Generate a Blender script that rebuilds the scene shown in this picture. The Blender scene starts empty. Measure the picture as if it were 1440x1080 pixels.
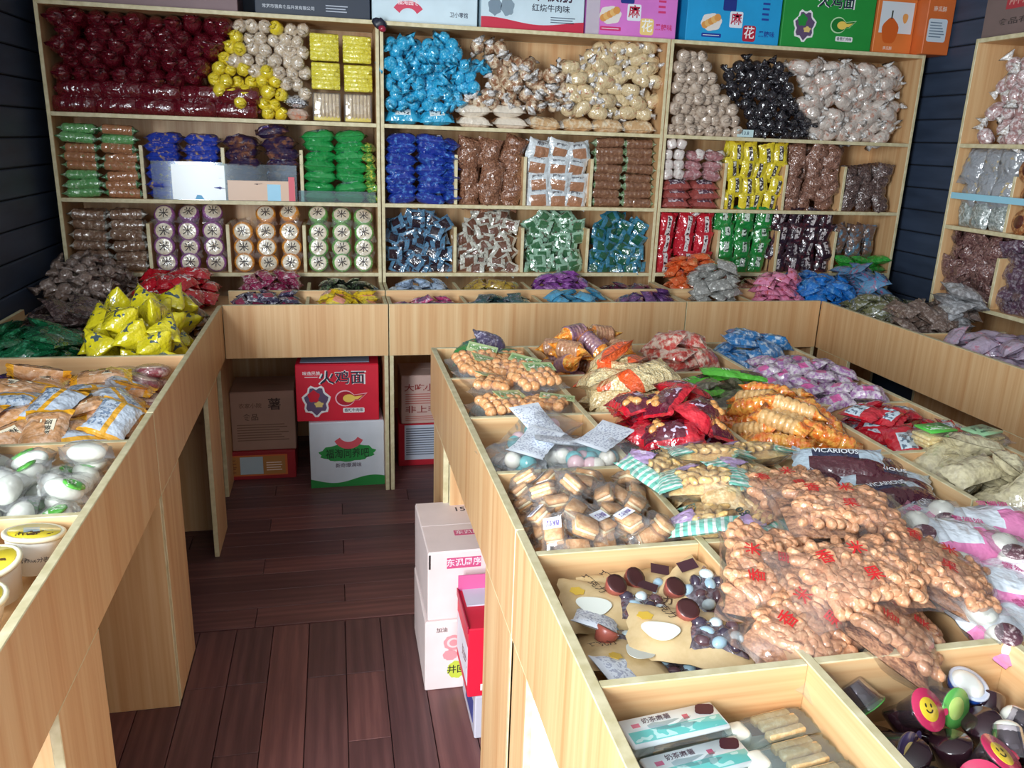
import bpy, bmesh, math, random
import numpy as np
from mathutils import Matrix, Vector, Euler

SC = bpy.context.scene
COL = SC.collection
RNG = random.Random(11)
PI = math.pi

# ------------------------------------------------------------------ camera
cam_data = bpy.data.cameras.new('camera')
cam_data.sensor_fit = 'HORIZONTAL'
cam_data.sensor_width = 36.0
cam_data.lens = 1146.69 / 1440 * 36.0
cam_data.clip_start = 0.02
cam = bpy.data.objects.new('camera', cam_data)
COL.objects.link(cam)
RT = Vector((0.97780385, -0.20685053, 0.03335405))
UP = Vector((0.0280016, 0.28677489, 0.95758868))
FW = Vector((0.20764283, 0.93539993, -0.28620174))
cam.matrix_world = Matrix(((RT.x, UP.x, -FW.x, 0), (RT.y, UP.y, -FW.y, 0), (RT.z, UP.z, -FW.z, 1.6), (0, 0, 0, 1)))
SC.camera = cam

# ------------------------------------------------------------------ world, daylight, exposure
world = bpy.data.worlds.new('overcast_sky')
SC.world = world
world.use_nodes = True
bg = world.node_tree.nodes['Background']
bg.inputs['Color'].default_value = (0.80, 0.90, 1.0, 1)
bg.inputs['Strength'].default_value = 0.65


def area(name, loc, aim, sx, sy, watts, col):
    d = bpy.data.lights.new(name, 'AREA')
    d.shape = 'RECTANGLE'
    d.size, d.size_y, d.energy, d.color = sx, sy, watts, col
    o = bpy.data.objects.new(name, d)
    COL.objects.link(o)
    o.location = loc
    o.rotation_euler = (Vector(aim) - Vector(loc)).to_track_quat('-Z', 'Y').to_euler()
    return o


# daylight through the open door at the left of the shop front, and through the shop window beside it
area('door_daylight', (-1.50, -0.75, 1.55), (0.1, 2.2, 0.95), 0.70, 2.1, 255, (0.90, 0.96, 1.0))
area('window_daylight', (0.55, -1.12, 1.75), (0.7, 2.5, 1.0), 2.3, 1.3, 9, (0.90, 0.96, 1.0))
SC.view_settings.view_transform = 'Standard'
SC.view_settings.look = 'None'
SC.view_settings.gamma = 1.0
SC.view_settings.use_curve_mapping = False
SC.view_settings.exposure = 0.0
SC.cycles.use_denoising = True
SC.cycles.transparent_max_bounces = 16
SC.cycles.max_bounces = 6


# ------------------------------------------------------------------ colour and material helpers
def lin(c):
    return tuple(((v / 255) / 12.92 if v / 255 <= 0.04045 else ((v / 255 + 0.055) / 1.055) ** 2.4) for v in c)


def rgba(c):
    return (*lin(c), 1.0)


class NT:
    """small node-tree writer"""

    def __init__(self, name):
        self.m = bpy.data.materials.new(name)
        self.m.use_nodes = True
        self.t = self.m.node_tree
        self.b = self.t.nodes['Principled BSDF']
        self.out = self.t.nodes['Material Output']

    def n(self, typ, **kw):
        x = self.t.nodes.new(typ)
        for k, v in kw.items():
            setattr(x, k, v)
        return x

    def link(self, a, b):
        self.t.links.new(a, b)

    def math(self, op, a, b=None, clamp=False):
        x = self.n('ShaderNodeMath', operation=op)
        x.use_clamp = clamp
        for i, v in enumerate((a, b)):
            if v is None:
                continue
            if isinstance(v, (int, float)):
                x.inputs[i].default_value = v
            else:
                self.link(v, x.inputs[i])
        return x.outputs[0]

    def mix(self, f, a, b):
        x = self.n('ShaderNodeMix', data_type='RGBA')
        for s, v in ((x.inputs[0], f), (x.inputs[6], a), (x.inputs[7], b)):
            if isinstance(v, (int, float)):
                s.default_value = v
            elif isinstance(v, tuple):
                s.default_value = v
            else:
                self.link(v, s)
        return x.outputs[2]

    def scaled(self, vec, sc):
        x = self.n('ShaderNodeMapping')
        x.inputs['Scale'].default_value = sc
        self.link(vec, x.inputs[0])
        return x.outputs[0]

    def noise(self, vec, scale, detail=2.0, rough=0.5):
        x = self.n('ShaderNodeTexNoise')
        x.inputs['Scale'].default_value = scale
        x.inputs['Detail'].default_value = detail
        x.inputs['Roughness'].default_value = rough
        if vec is not None:
            self.link(vec, x.inputs['Vector'])
        return x.outputs[0]

    def crease(self, vec, scale, detail=2.0):
        x = self.n('ShaderNodeTexNoise')
        x.noise_type = 'RIDGED_MULTIFRACTAL'
        x.inputs['Scale'].default_value = scale
        x.inputs['Detail'].default_value = detail
        x.inputs['Roughness'].default_value = 0.5
        x.inputs['Distortion'].default_value = 0.4
        self.link(vec, x.inputs['Vector'])
        return x.outputs[0]

    def ramp(self, f, stops):
        x = self.n('ShaderNodeValToRGB')
        e = x.color_ramp.elements
        while len(e) < len(stops):
            e.new(0.5)
        for q, (p, c) in zip(e, stops):
            q.position, q.color = p, c
        self.link(f, x.inputs[0])
        return x.outputs[0]

    def bump(self, h, strength, dist=0.002, to=('Normal',)):
        x = self.n('ShaderNodeBump')
        x.inputs['Strength'].default_value = strength
        x.inputs['Distance'].default_value = dist
        self.link(h, x.inputs['Height'])
        for s in to:
            self.link(x.outputs[0], self.b.inputs[s])
        return x.outputs[0]


MATS = {}


def plain(c, rough=0.5, spec=0.5, coat=0.0, metal=0.0, trans=0.0):
    key = ('plain', c, rough, spec, coat, metal, trans)
    if key not in MATS:
        w = NT('paint')
        w.b.inputs['Base Color'].default_value = rgba(c)
        w.b.inputs['Roughness'].default_value = rough
        w.b.inputs['Specular IOR Level'].default_value = spec
        w.b.inputs['Coat Weight'].default_value = coat
        w.b.inputs['Metallic'].default_value = metal
        w.b.inputs['Transmission Weight'].default_value = trans
        MATS[key] = w.m
    return MATS[key]


def wood(axis):
    """pale finger-jointed pine board with the grain along one axis"""
    key = ('wood', axis)
    if key in MATS:
        return MATS[key]
    w = NT('pine_board_' + axis)
    tc = w.n('ShaderNodeTexCoord').outputs['Object']
    rnd = w.n('ShaderNodeObjectInfo').outputs['Random']
    add = w.n('ShaderNodeVectorMath', operation='ADD')
    w.link(tc, add.inputs[0])
    cmb = w.n('ShaderNodeCombineXYZ')
    for i in range(3):
        w.link(w.math('MULTIPLY', rnd, 7.0 + i * 3), cmb.inputs[i])
    w.link(cmb.outputs[0], add.inputs[1])
    v = add.outputs[0]
    big = {'x': (0.7, 30, 30), 'y': (30, 0.7, 30), 'z': (30, 30, 0.7)}[axis]
    fine = {'x': (3, 150, 150), 'y': (150, 3, 150), 'z': (150, 150, 3)}[axis]
    a = w.noise(w.scaled(v, big), 1.0, 3, 0.62)
    b = w.noise(w.scaled(v, fine), 1.0, 2)
    f = w.math('ADD', w.math('MULTIPLY', a, 0.8), w.math('MULTIPLY', b, 0.2))
    c = w.ramp(f, [(0.30, rgba((202, 148, 98))), (0.44, rgba((215, 170, 121))), (0.56, rgba((223, 184, 135))), (0.70, rgba((231, 198, 151)))])
    w.link(c, w.b.inputs['Base Color'])
    w.b.inputs['Roughness'].default_value = 0.42
    w.bump(b, 0.05)
    MATS[key] = w.m
    return w.m


def edge_band():
    if 'edge' not in MATS:
        w = NT('edge_banding')
        tc = w.n('ShaderNodeTexCoord').outputs['Object']
        f = w.noise(tc, 35, 3)
        w.link(w.ramp(f, [(0.3, rgba((196, 184, 142))), (0.7, rgba((222, 212, 176)))]), w.b.inputs['Base Color'])
        w.b.inputs['Roughness'].default_value = 0.5
        MATS['edge'] = w.m
    return MATS['edge']


def floor_mat(axis):
    w = NT('laminate_' + axis)
    tc = w.n('ShaderNodeTexCoord').outputs['Object']
    info = w.n('ShaderNodeObjectInfo')
    rnd = info.outputs['Random']
    add = w.n('ShaderNodeVectorMath', operation='ADD')
    w.link(tc, add.inputs[0])
    cmb = w.n('ShaderNodeCombineXYZ')
    for i in range(3):
        w.link(w.math('MULTIPLY', rnd, 9.0 + i * 5), cmb.inputs[i])
    w.link(cmb.outputs[0], add.inputs[1])
    v = add.outputs[0]
    sc = {'x': (2.2, 26, 4), 'y': (26, 2.2, 4)}[axis]
    fs = {'x': (8, 190, 4), 'y': (190, 8, 4)}[axis]
    vv = w.scaled(v, sc)
    wave = w.n('ShaderNodeTexWave')
    wave.inputs['Scale'].default_value = 0.35
    wave.inputs['Distortion'].default_value = 7.0
    wave.inputs['Detail'].default_value = 2.5
    wave.bands_direction = 'Y' if axis == 'x' else 'X'
    w.link(vv, wave.inputs['Vector'])
    a = w.noise(vv, 1.0, 3)
    b = w.noise(w.scaled(v, fs), 1.0, 2)
    f = w.math('ADD', w.math('MULTIPLY', a, 0.6), w.math('ADD', w.math('MULTIPLY', b, 0.25), w.math('MULTIPLY', wave.outputs[1], 0.15)))
    c = w.ramp(f, [(0.25, rgba((80, 51, 52))), (0.5, rgba((101, 66, 66))), (0.75, rgba((124, 84, 81)))])
    tone = w.ramp(rnd, [(0.0, (0.72, 0.72, 0.75, 1)), (0.5, (0.95, 0.93, 0.93, 1)), (1.0, (1.3, 1.2, 1.12, 1))])
    mm = w.n('ShaderNodeMix', data_type='RGBA', blend_type='MULTIPLY')
    mm.inputs[0].default_value = 1.0
    w.link(c, mm.inputs[6])
    w.link(tone, mm.inputs[7])
    w.link(mm.outputs[2], w.b.inputs['Base Color'])
    w.b.inputs['Roughness'].default_value = 0.42
    w.bump(b, 0.08)
    return w.m


def pmat(name, base, ends=None, ew=0.12, panels=(), spots=None, stripes=None, rough=0.3, coat=0.7, bump=0.5, bscale=45, metal=0.0, marks=None):
    """printed wrapper: base colour, coloured ends, printed panels, second-colour blotches, stripes, small print marks.
    panels: (x0,x1,y0,y1,colour) in the pack's own 0..1 frame; spots: (colour, scale, threshold); stripes: (colour, count, axis, duty);
    marks: (x0,x1,y0,y1,colour,scale)"""
    w = NT(name)
    tc = w.n('ShaderNodeTexCoord')
    gen, obj = tc.outputs['Generated'], tc.outputs['Object']
    rnd = w.n('ShaderNodeObjectInfo').outputs['Random']
    add = w.n('ShaderNodeVectorMath', operation='ADD')
    w.link(obj, add.inputs[0])
    cmb = w.n('ShaderNodeCombineXYZ')
    for i in range(3):
        w.link(w.math('MULTIPLY', rnd, 3.0 + i * 2), cmb.inputs[i])
    w.link(cmb.outputs[0], add.inputs[1])
    ov = add.outputs[0]
    sep = w.n('ShaderNodeSeparateXYZ')
    w.link(gen, sep.inputs[0])
    X, Y = sep.outputs[0], sep.outputs[1]
    col = rgba(base)

    def inside(x0, x1, y0, y1):
        a = w.math('MULTIPLY', w.math('GREATER_THAN', X, x0), w.math('LESS_THAN', X, x1))
        b = w.math('MULTIPLY', w.math('GREATER_THAN', Y, y0), w.math('LESS_THAN', Y, y1))
        return w.math('MULTIPLY', a, b)
    if spots:
        f = w.noise(ov, spots[1] * 1.9, 5, 0.65)
        f = w.math('MULTIPLY', w.math('SUBTRACT', f, spots[2] - 0.09), 6.5, True)
        col = w.mix(f, col, rgba(spots[0]))
    if stripes:
        ax = {'x': X, 'y': Y}[stripes[2]]
        f = w.math('FRACT', w.math('MULTIPLY', ax, float(stripes[1])))
        f = w.math('LESS_THAN', f, stripes[3])
        col = w.mix(f, col, rgba(stripes[0]))
    for p in panels:
        col = w.mix(inside(*p[:4]), col, rgba(p[4]))
    if marks:
        f = w.noise(w.scaled(ov, (1, 1, 1)), marks[5], 1)
        f = w.math('MULTIPLY', w.math('GREATER_THAN', f, 0.55), inside(*marks[:4]))
        col = w.mix(f, col, rgba(marks[4]))
    if ends:
        f = w.math('GREATER_THAN', w.math('ABSOLUTE', w.math('SUBTRACT', X, 0.5)), 0.5 - ew)
        col = w.mix(f, col, rgba(ends))
    if isinstance(col, tuple):
        w.b.inputs['Base Color'].default_value = col
    else:
        w.link(col, w.b.inputs['Base Color'])
    w.b.inputs['Roughness'].default_value = rough
    w.b.inputs['Coat Weight'].default_value = coat
    w.b.inputs['Coat Roughness'].default_value = 0.05
    w.b.inputs['Coat IOR'].default_value = 1.7
    w.b.inputs['Metallic'].default_value = metal
    if bump:
        w.bump(w.math('ADD', w.crease(ov, bscale * 0.55), w.math('MULTIPLY', w.noise(ov, bscale * 1.9, 1, 0.5), 0.35)), min(1.0, bump * 1.4), 0.014, ('Normal', 'Coat Normal'))
    return w.m


def film(tint=(255, 255, 255), gloss=0.22, scale=30, strength=0.6, haze=0.05):
    """thin clear plastic: mostly see-through, wrinkled, glossy at the creases"""
    key = ('film', tint, gloss, scale, haze)
    if key in MATS:
        return MATS[key]
    w = NT('clear_film')
    tc = w.n('ShaderNodeTexCoord').outputs['Object']
    bm = w.n('ShaderNodeBump')
    bm.inputs['Strength'].default_value = strength
    bm.inputs['Distance'].default_value = 0.008
    w.link(w.crease(tc, scale * 0.8, 2) if scale > 5 else w.noise(tc, scale, 2), bm.inputs['Height'])
    fr = w.n('ShaderNodeFresnel')
    fr.inputs['IOR'].default_value = 1.25
    w.link(bm.outputs[0], fr.inputs['Normal'])
    gl = w.n('ShaderNodeBsdfGlossy')
    gl.inputs['Roughness'].default_value = 0.08
    w.link(bm.outputs[0], gl.inputs['Normal'])
    tr = w.n('ShaderNodeBsdfTransparent')
    tr.inputs['Color'].default_value = rgba(tint)
    df = w.n('ShaderNodeBsdfDiffuse')
    df.inputs['Color'].default_value = (0.85, 0.87, 0.9, 1)
    m1 = w.n('ShaderNodeMixShader')
    m1.inputs[0].default_value = haze
    w.link(tr.outputs[0], m1.inputs[1])
    w.link(df.outputs[0], m1.inputs[2])
    m2 = w.n('ShaderNodeMixShader')
    w.link(w.math('ADD', w.math('MULTIPLY', fr.outputs[0], 0.45), gloss * 0.16, True), m2.inputs[0])
    w.link(m1.outputs[0], m2.inputs[1])
    w.link(gl.outputs[0], m2.inputs[2])
    w.link(m2.outputs[0], w.out.inputs['Surface'])
    MATS[key] = w.m
    return w.m


# ------------------------------------------------------------------ mesh helpers
def mk(name, verts, faces, mats, fm=None, smooth=True):
    m = bpy.data.meshes.new(name)
    m.from_pydata([tuple(map(float, v)) for v in verts], [], [tuple(int(i) for i in f) for f in faces])
    for x in (mats if isinstance(mats, (list, tuple)) else [mats]):
        m.materials.append(x)
    if fm is not None:
        m.polygons.foreach_set('material_index', np.array(fm, dtype=np.int32))
    if smooth:
        m.polygons.foreach_set('use_smooth', np.ones(len(m.polygons), dtype=bool))
    m.update()
    return m


def bm_mesh(name, bm, mats, smooth=False):
    m = bpy.data.meshes.new(name)
    bm.to_mesh(m)
    bm.free()
    for x in (mats if isinstance(mats, (list, tuple)) else [mats]):
        m.materials.append(x)
    if smooth:
        m.polygons.foreach_set('use_smooth', np.ones(len(m.polygons), dtype=bool))
    return m


def link(name, mesh, parent=None, M=None, **props):
    o = bpy.data.objects.new(name, mesh)
    COL.objects.link(o)
    if parent is not None:
        o.parent = parent
    if M is not None:
        o.matrix_local = M
    for k, v in props.items():
        o[k] = v
    return o


def thing(name, label, cat, loc=(0, 0, 0), rz=0.0, group=None):
    o = link(name, None, label=label, category=cat)
    o.location = loc
    o.rotation_euler = (0, 0, rz)
    if group:
        o['group'] = group
    return o


def box_mesh(name, x0, x1, y0, y1, z0, z1, mats, bev=0.0015, edge=False):
    bm = bmesh.new()
    bmesh.ops.create_cube(bm, size=1.0)
    for v in bm.verts:
        v.co = Vector(((x0 + x1) / 2 + v.co.x * (x1 - x0), (y0 + y1) / 2 + v.co.y * (y1 - y0), (z0 + z1) / 2 + v.co.z * (z1 - z0)))
    if edge:
        d = (x1 - x0, y1 - y0, z1 - z0)
        ax = d.index(min(d))
        for f in bm.faces:
            f.material_index = 0 if abs(f.normal[ax]) > 0.5 else 1
    if bev:
        bmesh.ops.bevel(bm, geom=list(bm.edges), offset=bev, segments=1, affect='EDGES', material=1 if edge else -1)
    return bm_mesh(name, bm, mats)


def board(name, parent, grain, x0, x1, y0, y1, z0, z1, bev=0.0015):
    """one pine panel, coordinates in the parent's frame"""
    return link(name, box_mesh(name, x0, x1, y0, y1, z0, z1, [wood(grain), edge_band()], bev, True), parent)


def rot(rx=0.0, ry=0.0, rz=0.0):
    return Euler((rx, ry, rz)).to_matrix()


def T(x, y, z, R=None, s=1.0):
    M = Matrix.Translation((x, y, z))
    if R is not None:
        M = M @ R.to_4x4()
    if s != 1.0:
        M = M @ (Matrix.Diagonal((*s, 1)) if isinstance(s, tuple) else Matrix.Scale(s, 4))
    return M


def text_mesh(s, size, mat, width=None, thick=0.0, align='CENTER'):
    c = bpy.data.curves.new('lettering', 'FONT')
    c.body = s
    c.size = size
    c.align_x = align
    c.align_y = 'CENTER'
    c.extrude = thick
    c.offset = size * 0.012
    c.resolution_u = 2
    o = bpy.data.objects.new('lettering', c)
    COL.objects.link(o)
    m = bpy.data.meshes.new_from_object(o.evaluated_get(bpy.context.evaluated_depsgraph_get()))
    bpy.data.objects.remove(o)
    bpy.data.curves.remove(c)
    m.materials.clear()
    m.materials.append(mat)
    if width and len(m.vertices):
        xs = [v.co.x for v in m.vertices]
        k = width / max(1e-6, max(xs) - min(xs))
        for v in m.vertices:
            v.co.x *= k
    return m


def poly_mesh(name, pts, mat, thick=0.0006):
    """flat outline in the XY plane with a little thickness"""
    n = len(pts)
    v = [(x, y, 0) for x, y in pts] + [(x, y, -thick) for x, y in pts]
    f = [tuple(range(n)), tuple(range(2 * n - 1, n - 1, -1))] + [(i, n + i, n + (i + 1) % n, (i + 1) % n) for i in range(n)]
    return mk(name, v, f, mat, smooth=False)


def blob(n, rx, ry, k=0.0, lobes=7, cx=0, cy=0):
    return [(cx + rx * (1 + k * math.sin(lobes * a)) * math.cos(a), cy + ry * (1 + k * math.sin(lobes * a)) * math.sin(a)) for a in [2 * PI * i / n for i in range(n)]]


def rrect(w, h, r, n=4):
    p = []
    for cx, cy, a0 in ((w / 2 - r, h / 2 - r, 0), (-w / 2 + r, h / 2 - r, PI / 2), (-w / 2 + r, -h / 2 + r, PI), (w / 2 - r, -h / 2 + r, 1.5 * PI)):
        for i in range(n + 1):
            a = a0 + PI / 2 * i / n
            p.append((cx + r * math.cos(a), cy + r * math.sin(a)))
    return p


def pillow(L, W, H, mats, seed=0, seal=0.12, nx=15, ny=9, wr=0.10, pinch=0.12, bend=0.0, zig=True, name='wrapper'):
    """sealed pouch: flat crimped ends, bulging wrinkled body. Long axis X, thickness Z"""
    r = np.random.RandomState(seed)
    s = np.linspace(-1, 1, nx)
    s = np.sign(s) * np.abs(s) ** 0.85
    t = np.linspace(-1, 1, ny)
    S, Tt = np.meshgrid(s, t, indexing='ij')
    u = np.clip(np.abs(S) / (1 - seal), 0, 1)
    ps = np.sqrt(np.clip(1 - u ** 3.2, 0, 1))
    pt = np.clip(1 - np.abs(Tt) ** 2.6, 0, 1) ** 0.6
    ph = r.rand(6) * 6.28
    wv = np.sin(Tt * 7 + ph[0] + S * 2) * (u ** 2) + 0.6 * np.sin(Tt * 3 + S * 5 + ph[1]) + 0.5 * np.sin(S * 9 + ph[2] + Tt * 2)
    base = ps * pt
    crk = r.randn(*S.shape) * 0.05 + 0.07 * np.sin(Tt * 11 + S * 6 + ph[5]) * np.sin(S * 8 + ph[3])
    lift = bend * (S ** 2 - 0.3) * L + 0.02 * L * np.sin(S * 2 + ph[3]) * (0.5 + 0.5 * np.sin(ph[4]))
    w = W / 2 * (1 - pinch * ps) * (1 + 0.02 * r.randn(*S.shape))
    X = S * L / 2
    if zig:
        z = np.where(np.arange(ny) % 2 == 0, 1.0, -1.0) * 0.012 * L
        X[0, :] += z
        X[-1, :] += z
    top = H / 2 * base * (1 + wr * wv + crk) + lift + 0.0005
    bot = -H / 2 * base * (1 - wr * wv) + lift - 0.0005
    v = np.concatenate([np.stack([X, Tt * w, top], -1).reshape(-1, 3), np.stack([X, Tt * w, bot], -1).reshape(-1, 3)])
    f = []
    N = nx * ny
    for i in range(nx - 1):
        for j in range(ny - 1):
            a = i * ny + j
            f.append((a, a + ny, a + ny + 1, a + 1))
            f.append((N + a, N + a + 1, N + a + ny + 1, N + a + ny))
    return mk(name, v, f, mats)


def lathe(prof, nseg, mats, name='body', ruffle=None, squash=None, fm=None, axis='x'):
    """rings along X: prof = [(x, radius)]; ruffle[i] = (amount, lobes); squash[i] = z scale"""
    v, f, mi = [], [], []
    for i, (x, rr) in enumerate(prof):
        for j in range(nseg):
            a = 2 * PI * j / nseg
            k = rr
            if ruffle and ruffle[i]:
                k = rr * (1 + ruffle[i][0] * math.sin(ruffle[i][1] * a + i))
            sz = squash[i] if squash else 1.0
            dx = (ruffle[i][0] * 0.15 * rr * math.sin(5 * a)) if ruffle and ruffle[i] else 0.0
            v.append((x + dx, k * math.cos(a), k * math.sin(a) * sz))
    n = len(prof)
    for i in range(n - 1):
        for j in range(nseg):
            a, b = i * nseg + j, i * nseg + (j + 1) % nseg
            f.append((a, a + nseg, b + nseg, b))
            mi.append(fm[i] if fm else 0)
    f.append(tuple(range(nseg)))
    mi.append(fm[0] if fm else 0)
    f.append(tuple(range(n * nseg - 1, (n - 1) * nseg - 1, -1)))
    mi.append(fm[-1] if fm else 0)
    if axis == 'z':
        v = [(y, z, x) for x, y, z in v]
    return mk(name, v, f, mats, mi)


def twist(R, Lb, Lf, mats, nseg=12, fan=0.95, name='wrapper', square=False):
    """sweet in a twisted wrapper; mats[0] body, mats[-1] twisted ends"""
    pf = [(-Lb / 2 - Lf, R * fan), (-Lb / 2 - Lf * 0.45, R * 0.55), (-Lb / 2 - Lf * 0.08, R * 0.24), (-Lb / 2, R * 0.45)]
    if square:
        mid = [(-Lb * 0.47, R * 0.95), (-Lb * 0.25, R * 1.02), (Lb * 0.25, R * 1.02), (Lb * 0.47, R * 0.95)]
    else:
        mid = [(-Lb * 0.40, R * 0.80), (-Lb * 0.2, R), (Lb * 0.2, R), (Lb * 0.40, R * 0.80)]
    pf = pf + mid + [(-x, r) for x, r in reversed(pf)]
    ruf = [(0.3, 3), (0.3, 3), (0.2, 3), None] + [(0.04, 5)] * 4 + [None, (0.2, 3), (0.3, 3), (0.3, 3)]
    sq = [0.45, 0.6, 1, 1, 1, 1, 1, 1, 1, 1, 0.6, 0.45]
    fm = None
    if isinstance(mats, (list, tuple)) and len(mats) > 1:
        fm = [1, 1, 1, 0, 0, 0, 0, 0, 1, 1, 1]
    return lathe(pf, nseg, mats, name, ruf, sq, fm)


def rollpack(R, L, mats, n=6, end=0.03, name='wrapper', nseg=12, groove=0.06):
    """cylinder of stacked rounds in a wrapper with crimped flat ends"""
    pf = [(-L / 2 - end, R * 1.1), (-L / 2 - end * 0.35, R * 0.9), (-L / 2, R * 0.92)]
    for i in range(n):
        a = -L / 2 + L * i / n
        pf += [(a + L / n * 0.12, R * (1 - groove)), (a + L / n * 0.3, R), (a + L / n * 0.8, R)]
    pf += [(L / 2, R * 0.92), (L / 2 + end * 0.35, R * 0.9), (L / 2 + end, R * 1.1)]
    sq = [0.06, 0.5, 0.95] + [1] * (3 * n) + [0.95, 0.5, 0.06]
    ruf = [(0.08, 5), (0.08, 5), None] + [None] * (3 * n) + [None, (0.08, 5), (0.08, 5)]
    fm = None
    if isinstance(mats, (list, tuple)) and len(mats) > 1:
        fm = [1, 1] + [0] * (len(pf) - 5) + [1, 1]
    return lathe(pf, nseg, mats, name, ruf, sq, fm)


def tetra(s, mats, seed=0, name='wrapper'):
    """four-cornered puffed packet: one end sealed flat, the other sealed across"""
    r = random.Random(seed)
    v, f = [], []
    n, nseg = 9, 12
    for i in range(n):
        u = i / (n - 1)
        a = s * 0.52 * (1 - u) ** 0.8 + 0.003
        b = s * 0.52 * u ** 0.8 + 0.003
        fat = 1 + 0.25 * math.sin(PI * u)
        for j in range(nseg):
            t = 2 * PI * j / nseg
            k = 1 + 0.05 * r.uniform(-1, 1)
            v.append(((u - 0.5) * s, a * fat * k * math.cos(t), b * fat * k * math.sin(t)))
    for i in range(n - 1):
        for j in range(nseg):
            p, q = i * nseg + j, i * nseg + (j + 1) % nseg
            f.append((p, p + nseg, q + nseg, q))
    f.append(tuple(range(nseg)))
    f.append(tuple(range(n * nseg - 1, (n - 1) * nseg - 1, -1)))
    return mk(name, v, f, mats)


def ellipsoid(rx, ry, rz, mat, nu=10, nv=7, name='body', lump=0.0, seed=0, p=1.0):
    r = random.Random(seed)
    ph = [r.random() * 6.28 for _ in range(4)]
    v = [(0, 0, -rz)]
    for i in range(1, nv):
        a = -PI / 2 + PI * i / nv
        for j in range(nu):
            b = 2 * PI * j / nu
            k = 1 + lump * (math.sin(3 * b + ph[0]) * math.cos(2 * a + ph[1]) + 0.6 * math.sin(2 * b + ph[2]))
            cx, cy, cz = math.cos(a) * math.cos(b), math.cos(a) * math.sin(b), math.sin(a)
            cx, cy, cz = [math.copysign(abs(q) ** p, q) for q in (cx, cy, cz)]
            v.append((rx * k * cx, ry * k * cy, rz * k * cz))
    v.append((0, 0, rz))
    f = []
    for j in range(nu):
        f.append((0, 1 + (j + 1) % nu, 1 + j))
    for i in range(nv - 2):
        for j in range(nu):
            a, b = 1 + i * nu + j, 1 + i * nu + (j + 1) % nu
            f.append((a, b, b + nu, a + nu))
    t = len(v) - 1
    for j in range(nu):
        f.append((t, t - nu + j, t - nu + (j + 1) % nu))
    return mk(name, v, f, mat)


def rbox(a, b, c, r, mat, name='body', seg=2):
    bm = bmesh.new()
    bmesh.ops.create_cube(bm, size=1.0)
    for v in bm.verts:
        v.co = Vector((v.co.x * a, v.co.y * b, v.co.z * c))
    bmesh.ops.bevel(bm, geom=list(bm.edges), offset=r, segments=seg, affect='EDGES', profile=0.5)
    return bm_mesh(name, bm, mat, smooth=True)


def disc(R, H, mat, nseg=20, name='body', rim=0.15, mats2=None):
    """round puck lying in XY"""
    b = H * rim
    pf = [(-H / 2, R - b), (-H / 2 + b, R), (H / 2 - b, R), (H / 2, R - b)]
    fm = None
    ms = mat
    if mats2 is not None:
        ms = [mat, mats2]
        fm = [0, 0, 0]
    return lathe(pf, nseg, ms, name, None, None, fm, axis='z')


# ------------------------------------------------------------------ kinds of goods and how they are set out
class Kind:
    """one kind of goods: body meshes to choose from and the parts each copy carries: (name, mesh, matrix, sub-parts)"""

    def __init__(self, name, cat, label, group, meshes, size, parts=()):
        self.name, self.cat, self.label, self.group = name, cat, label, group
        self.meshes = meshes if isinstance(meshes, list) else [meshes]
        self.size, self.parts = size, parts


def spawn(k, M, label=None, mesh=None, parts=None):
    o = link(k.name, mesh or RNG.choice(k.meshes), None, M, label=label or k.label, category=k.cat)
    if k.group:
        o['group'] = k.group
    ps = k.parts if parts is None else parts
    if ps and isinstance(ps, list) and ps and isinstance(ps[0], list):
        ps = RNG.choice(ps)
    for p in ps:
        c = link(p[0], p[1], o, p[2])
        for q in (p[3] if len(p) > 3 else ()):
            link(q[0], q[1], c, q[2])
    return o


SIDE = rot(0, 0, 0)                      # long axis along X, lying flat
END = rot(0, 0, PI / 2)                  # long axis towards the back wall
FACE = rot(PI / 2, 0, 0)                 # long axis along X, face to the front
UPR = Matrix(((0, 1, 0), (0, 0, -1), (-1, 0, 0)))   # long axis upright, face to the front


def jit(a):
    return RNG.uniform(-a, a)


ORD = ['first', 'second', 'third', 'fourth', 'fifth', 'sixth', 'seventh', 'eighth', 'ninth', 'tenth', 'eleventh', 'twelfth', 'thirteenth', 'fourteenth', 'fifteenth']
PLUR = {'sausages': 'sausage', 'sweets': 'sweet', 'packs': 'pack', 'rolls': 'roll', 'packets': 'packet', 'cakes': 'cake', 'breads': 'bread', 'bags': 'bag', 'pouches': 'pouch', 'biscuits': 'biscuit', 'sachets': 'sachet', 'pastries': 'pastry', 'slugs': 'slug', 'tubs': 'tub', 'cups': 'cup', 'trays': 'tray', 'bars': 'bar'}


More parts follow.
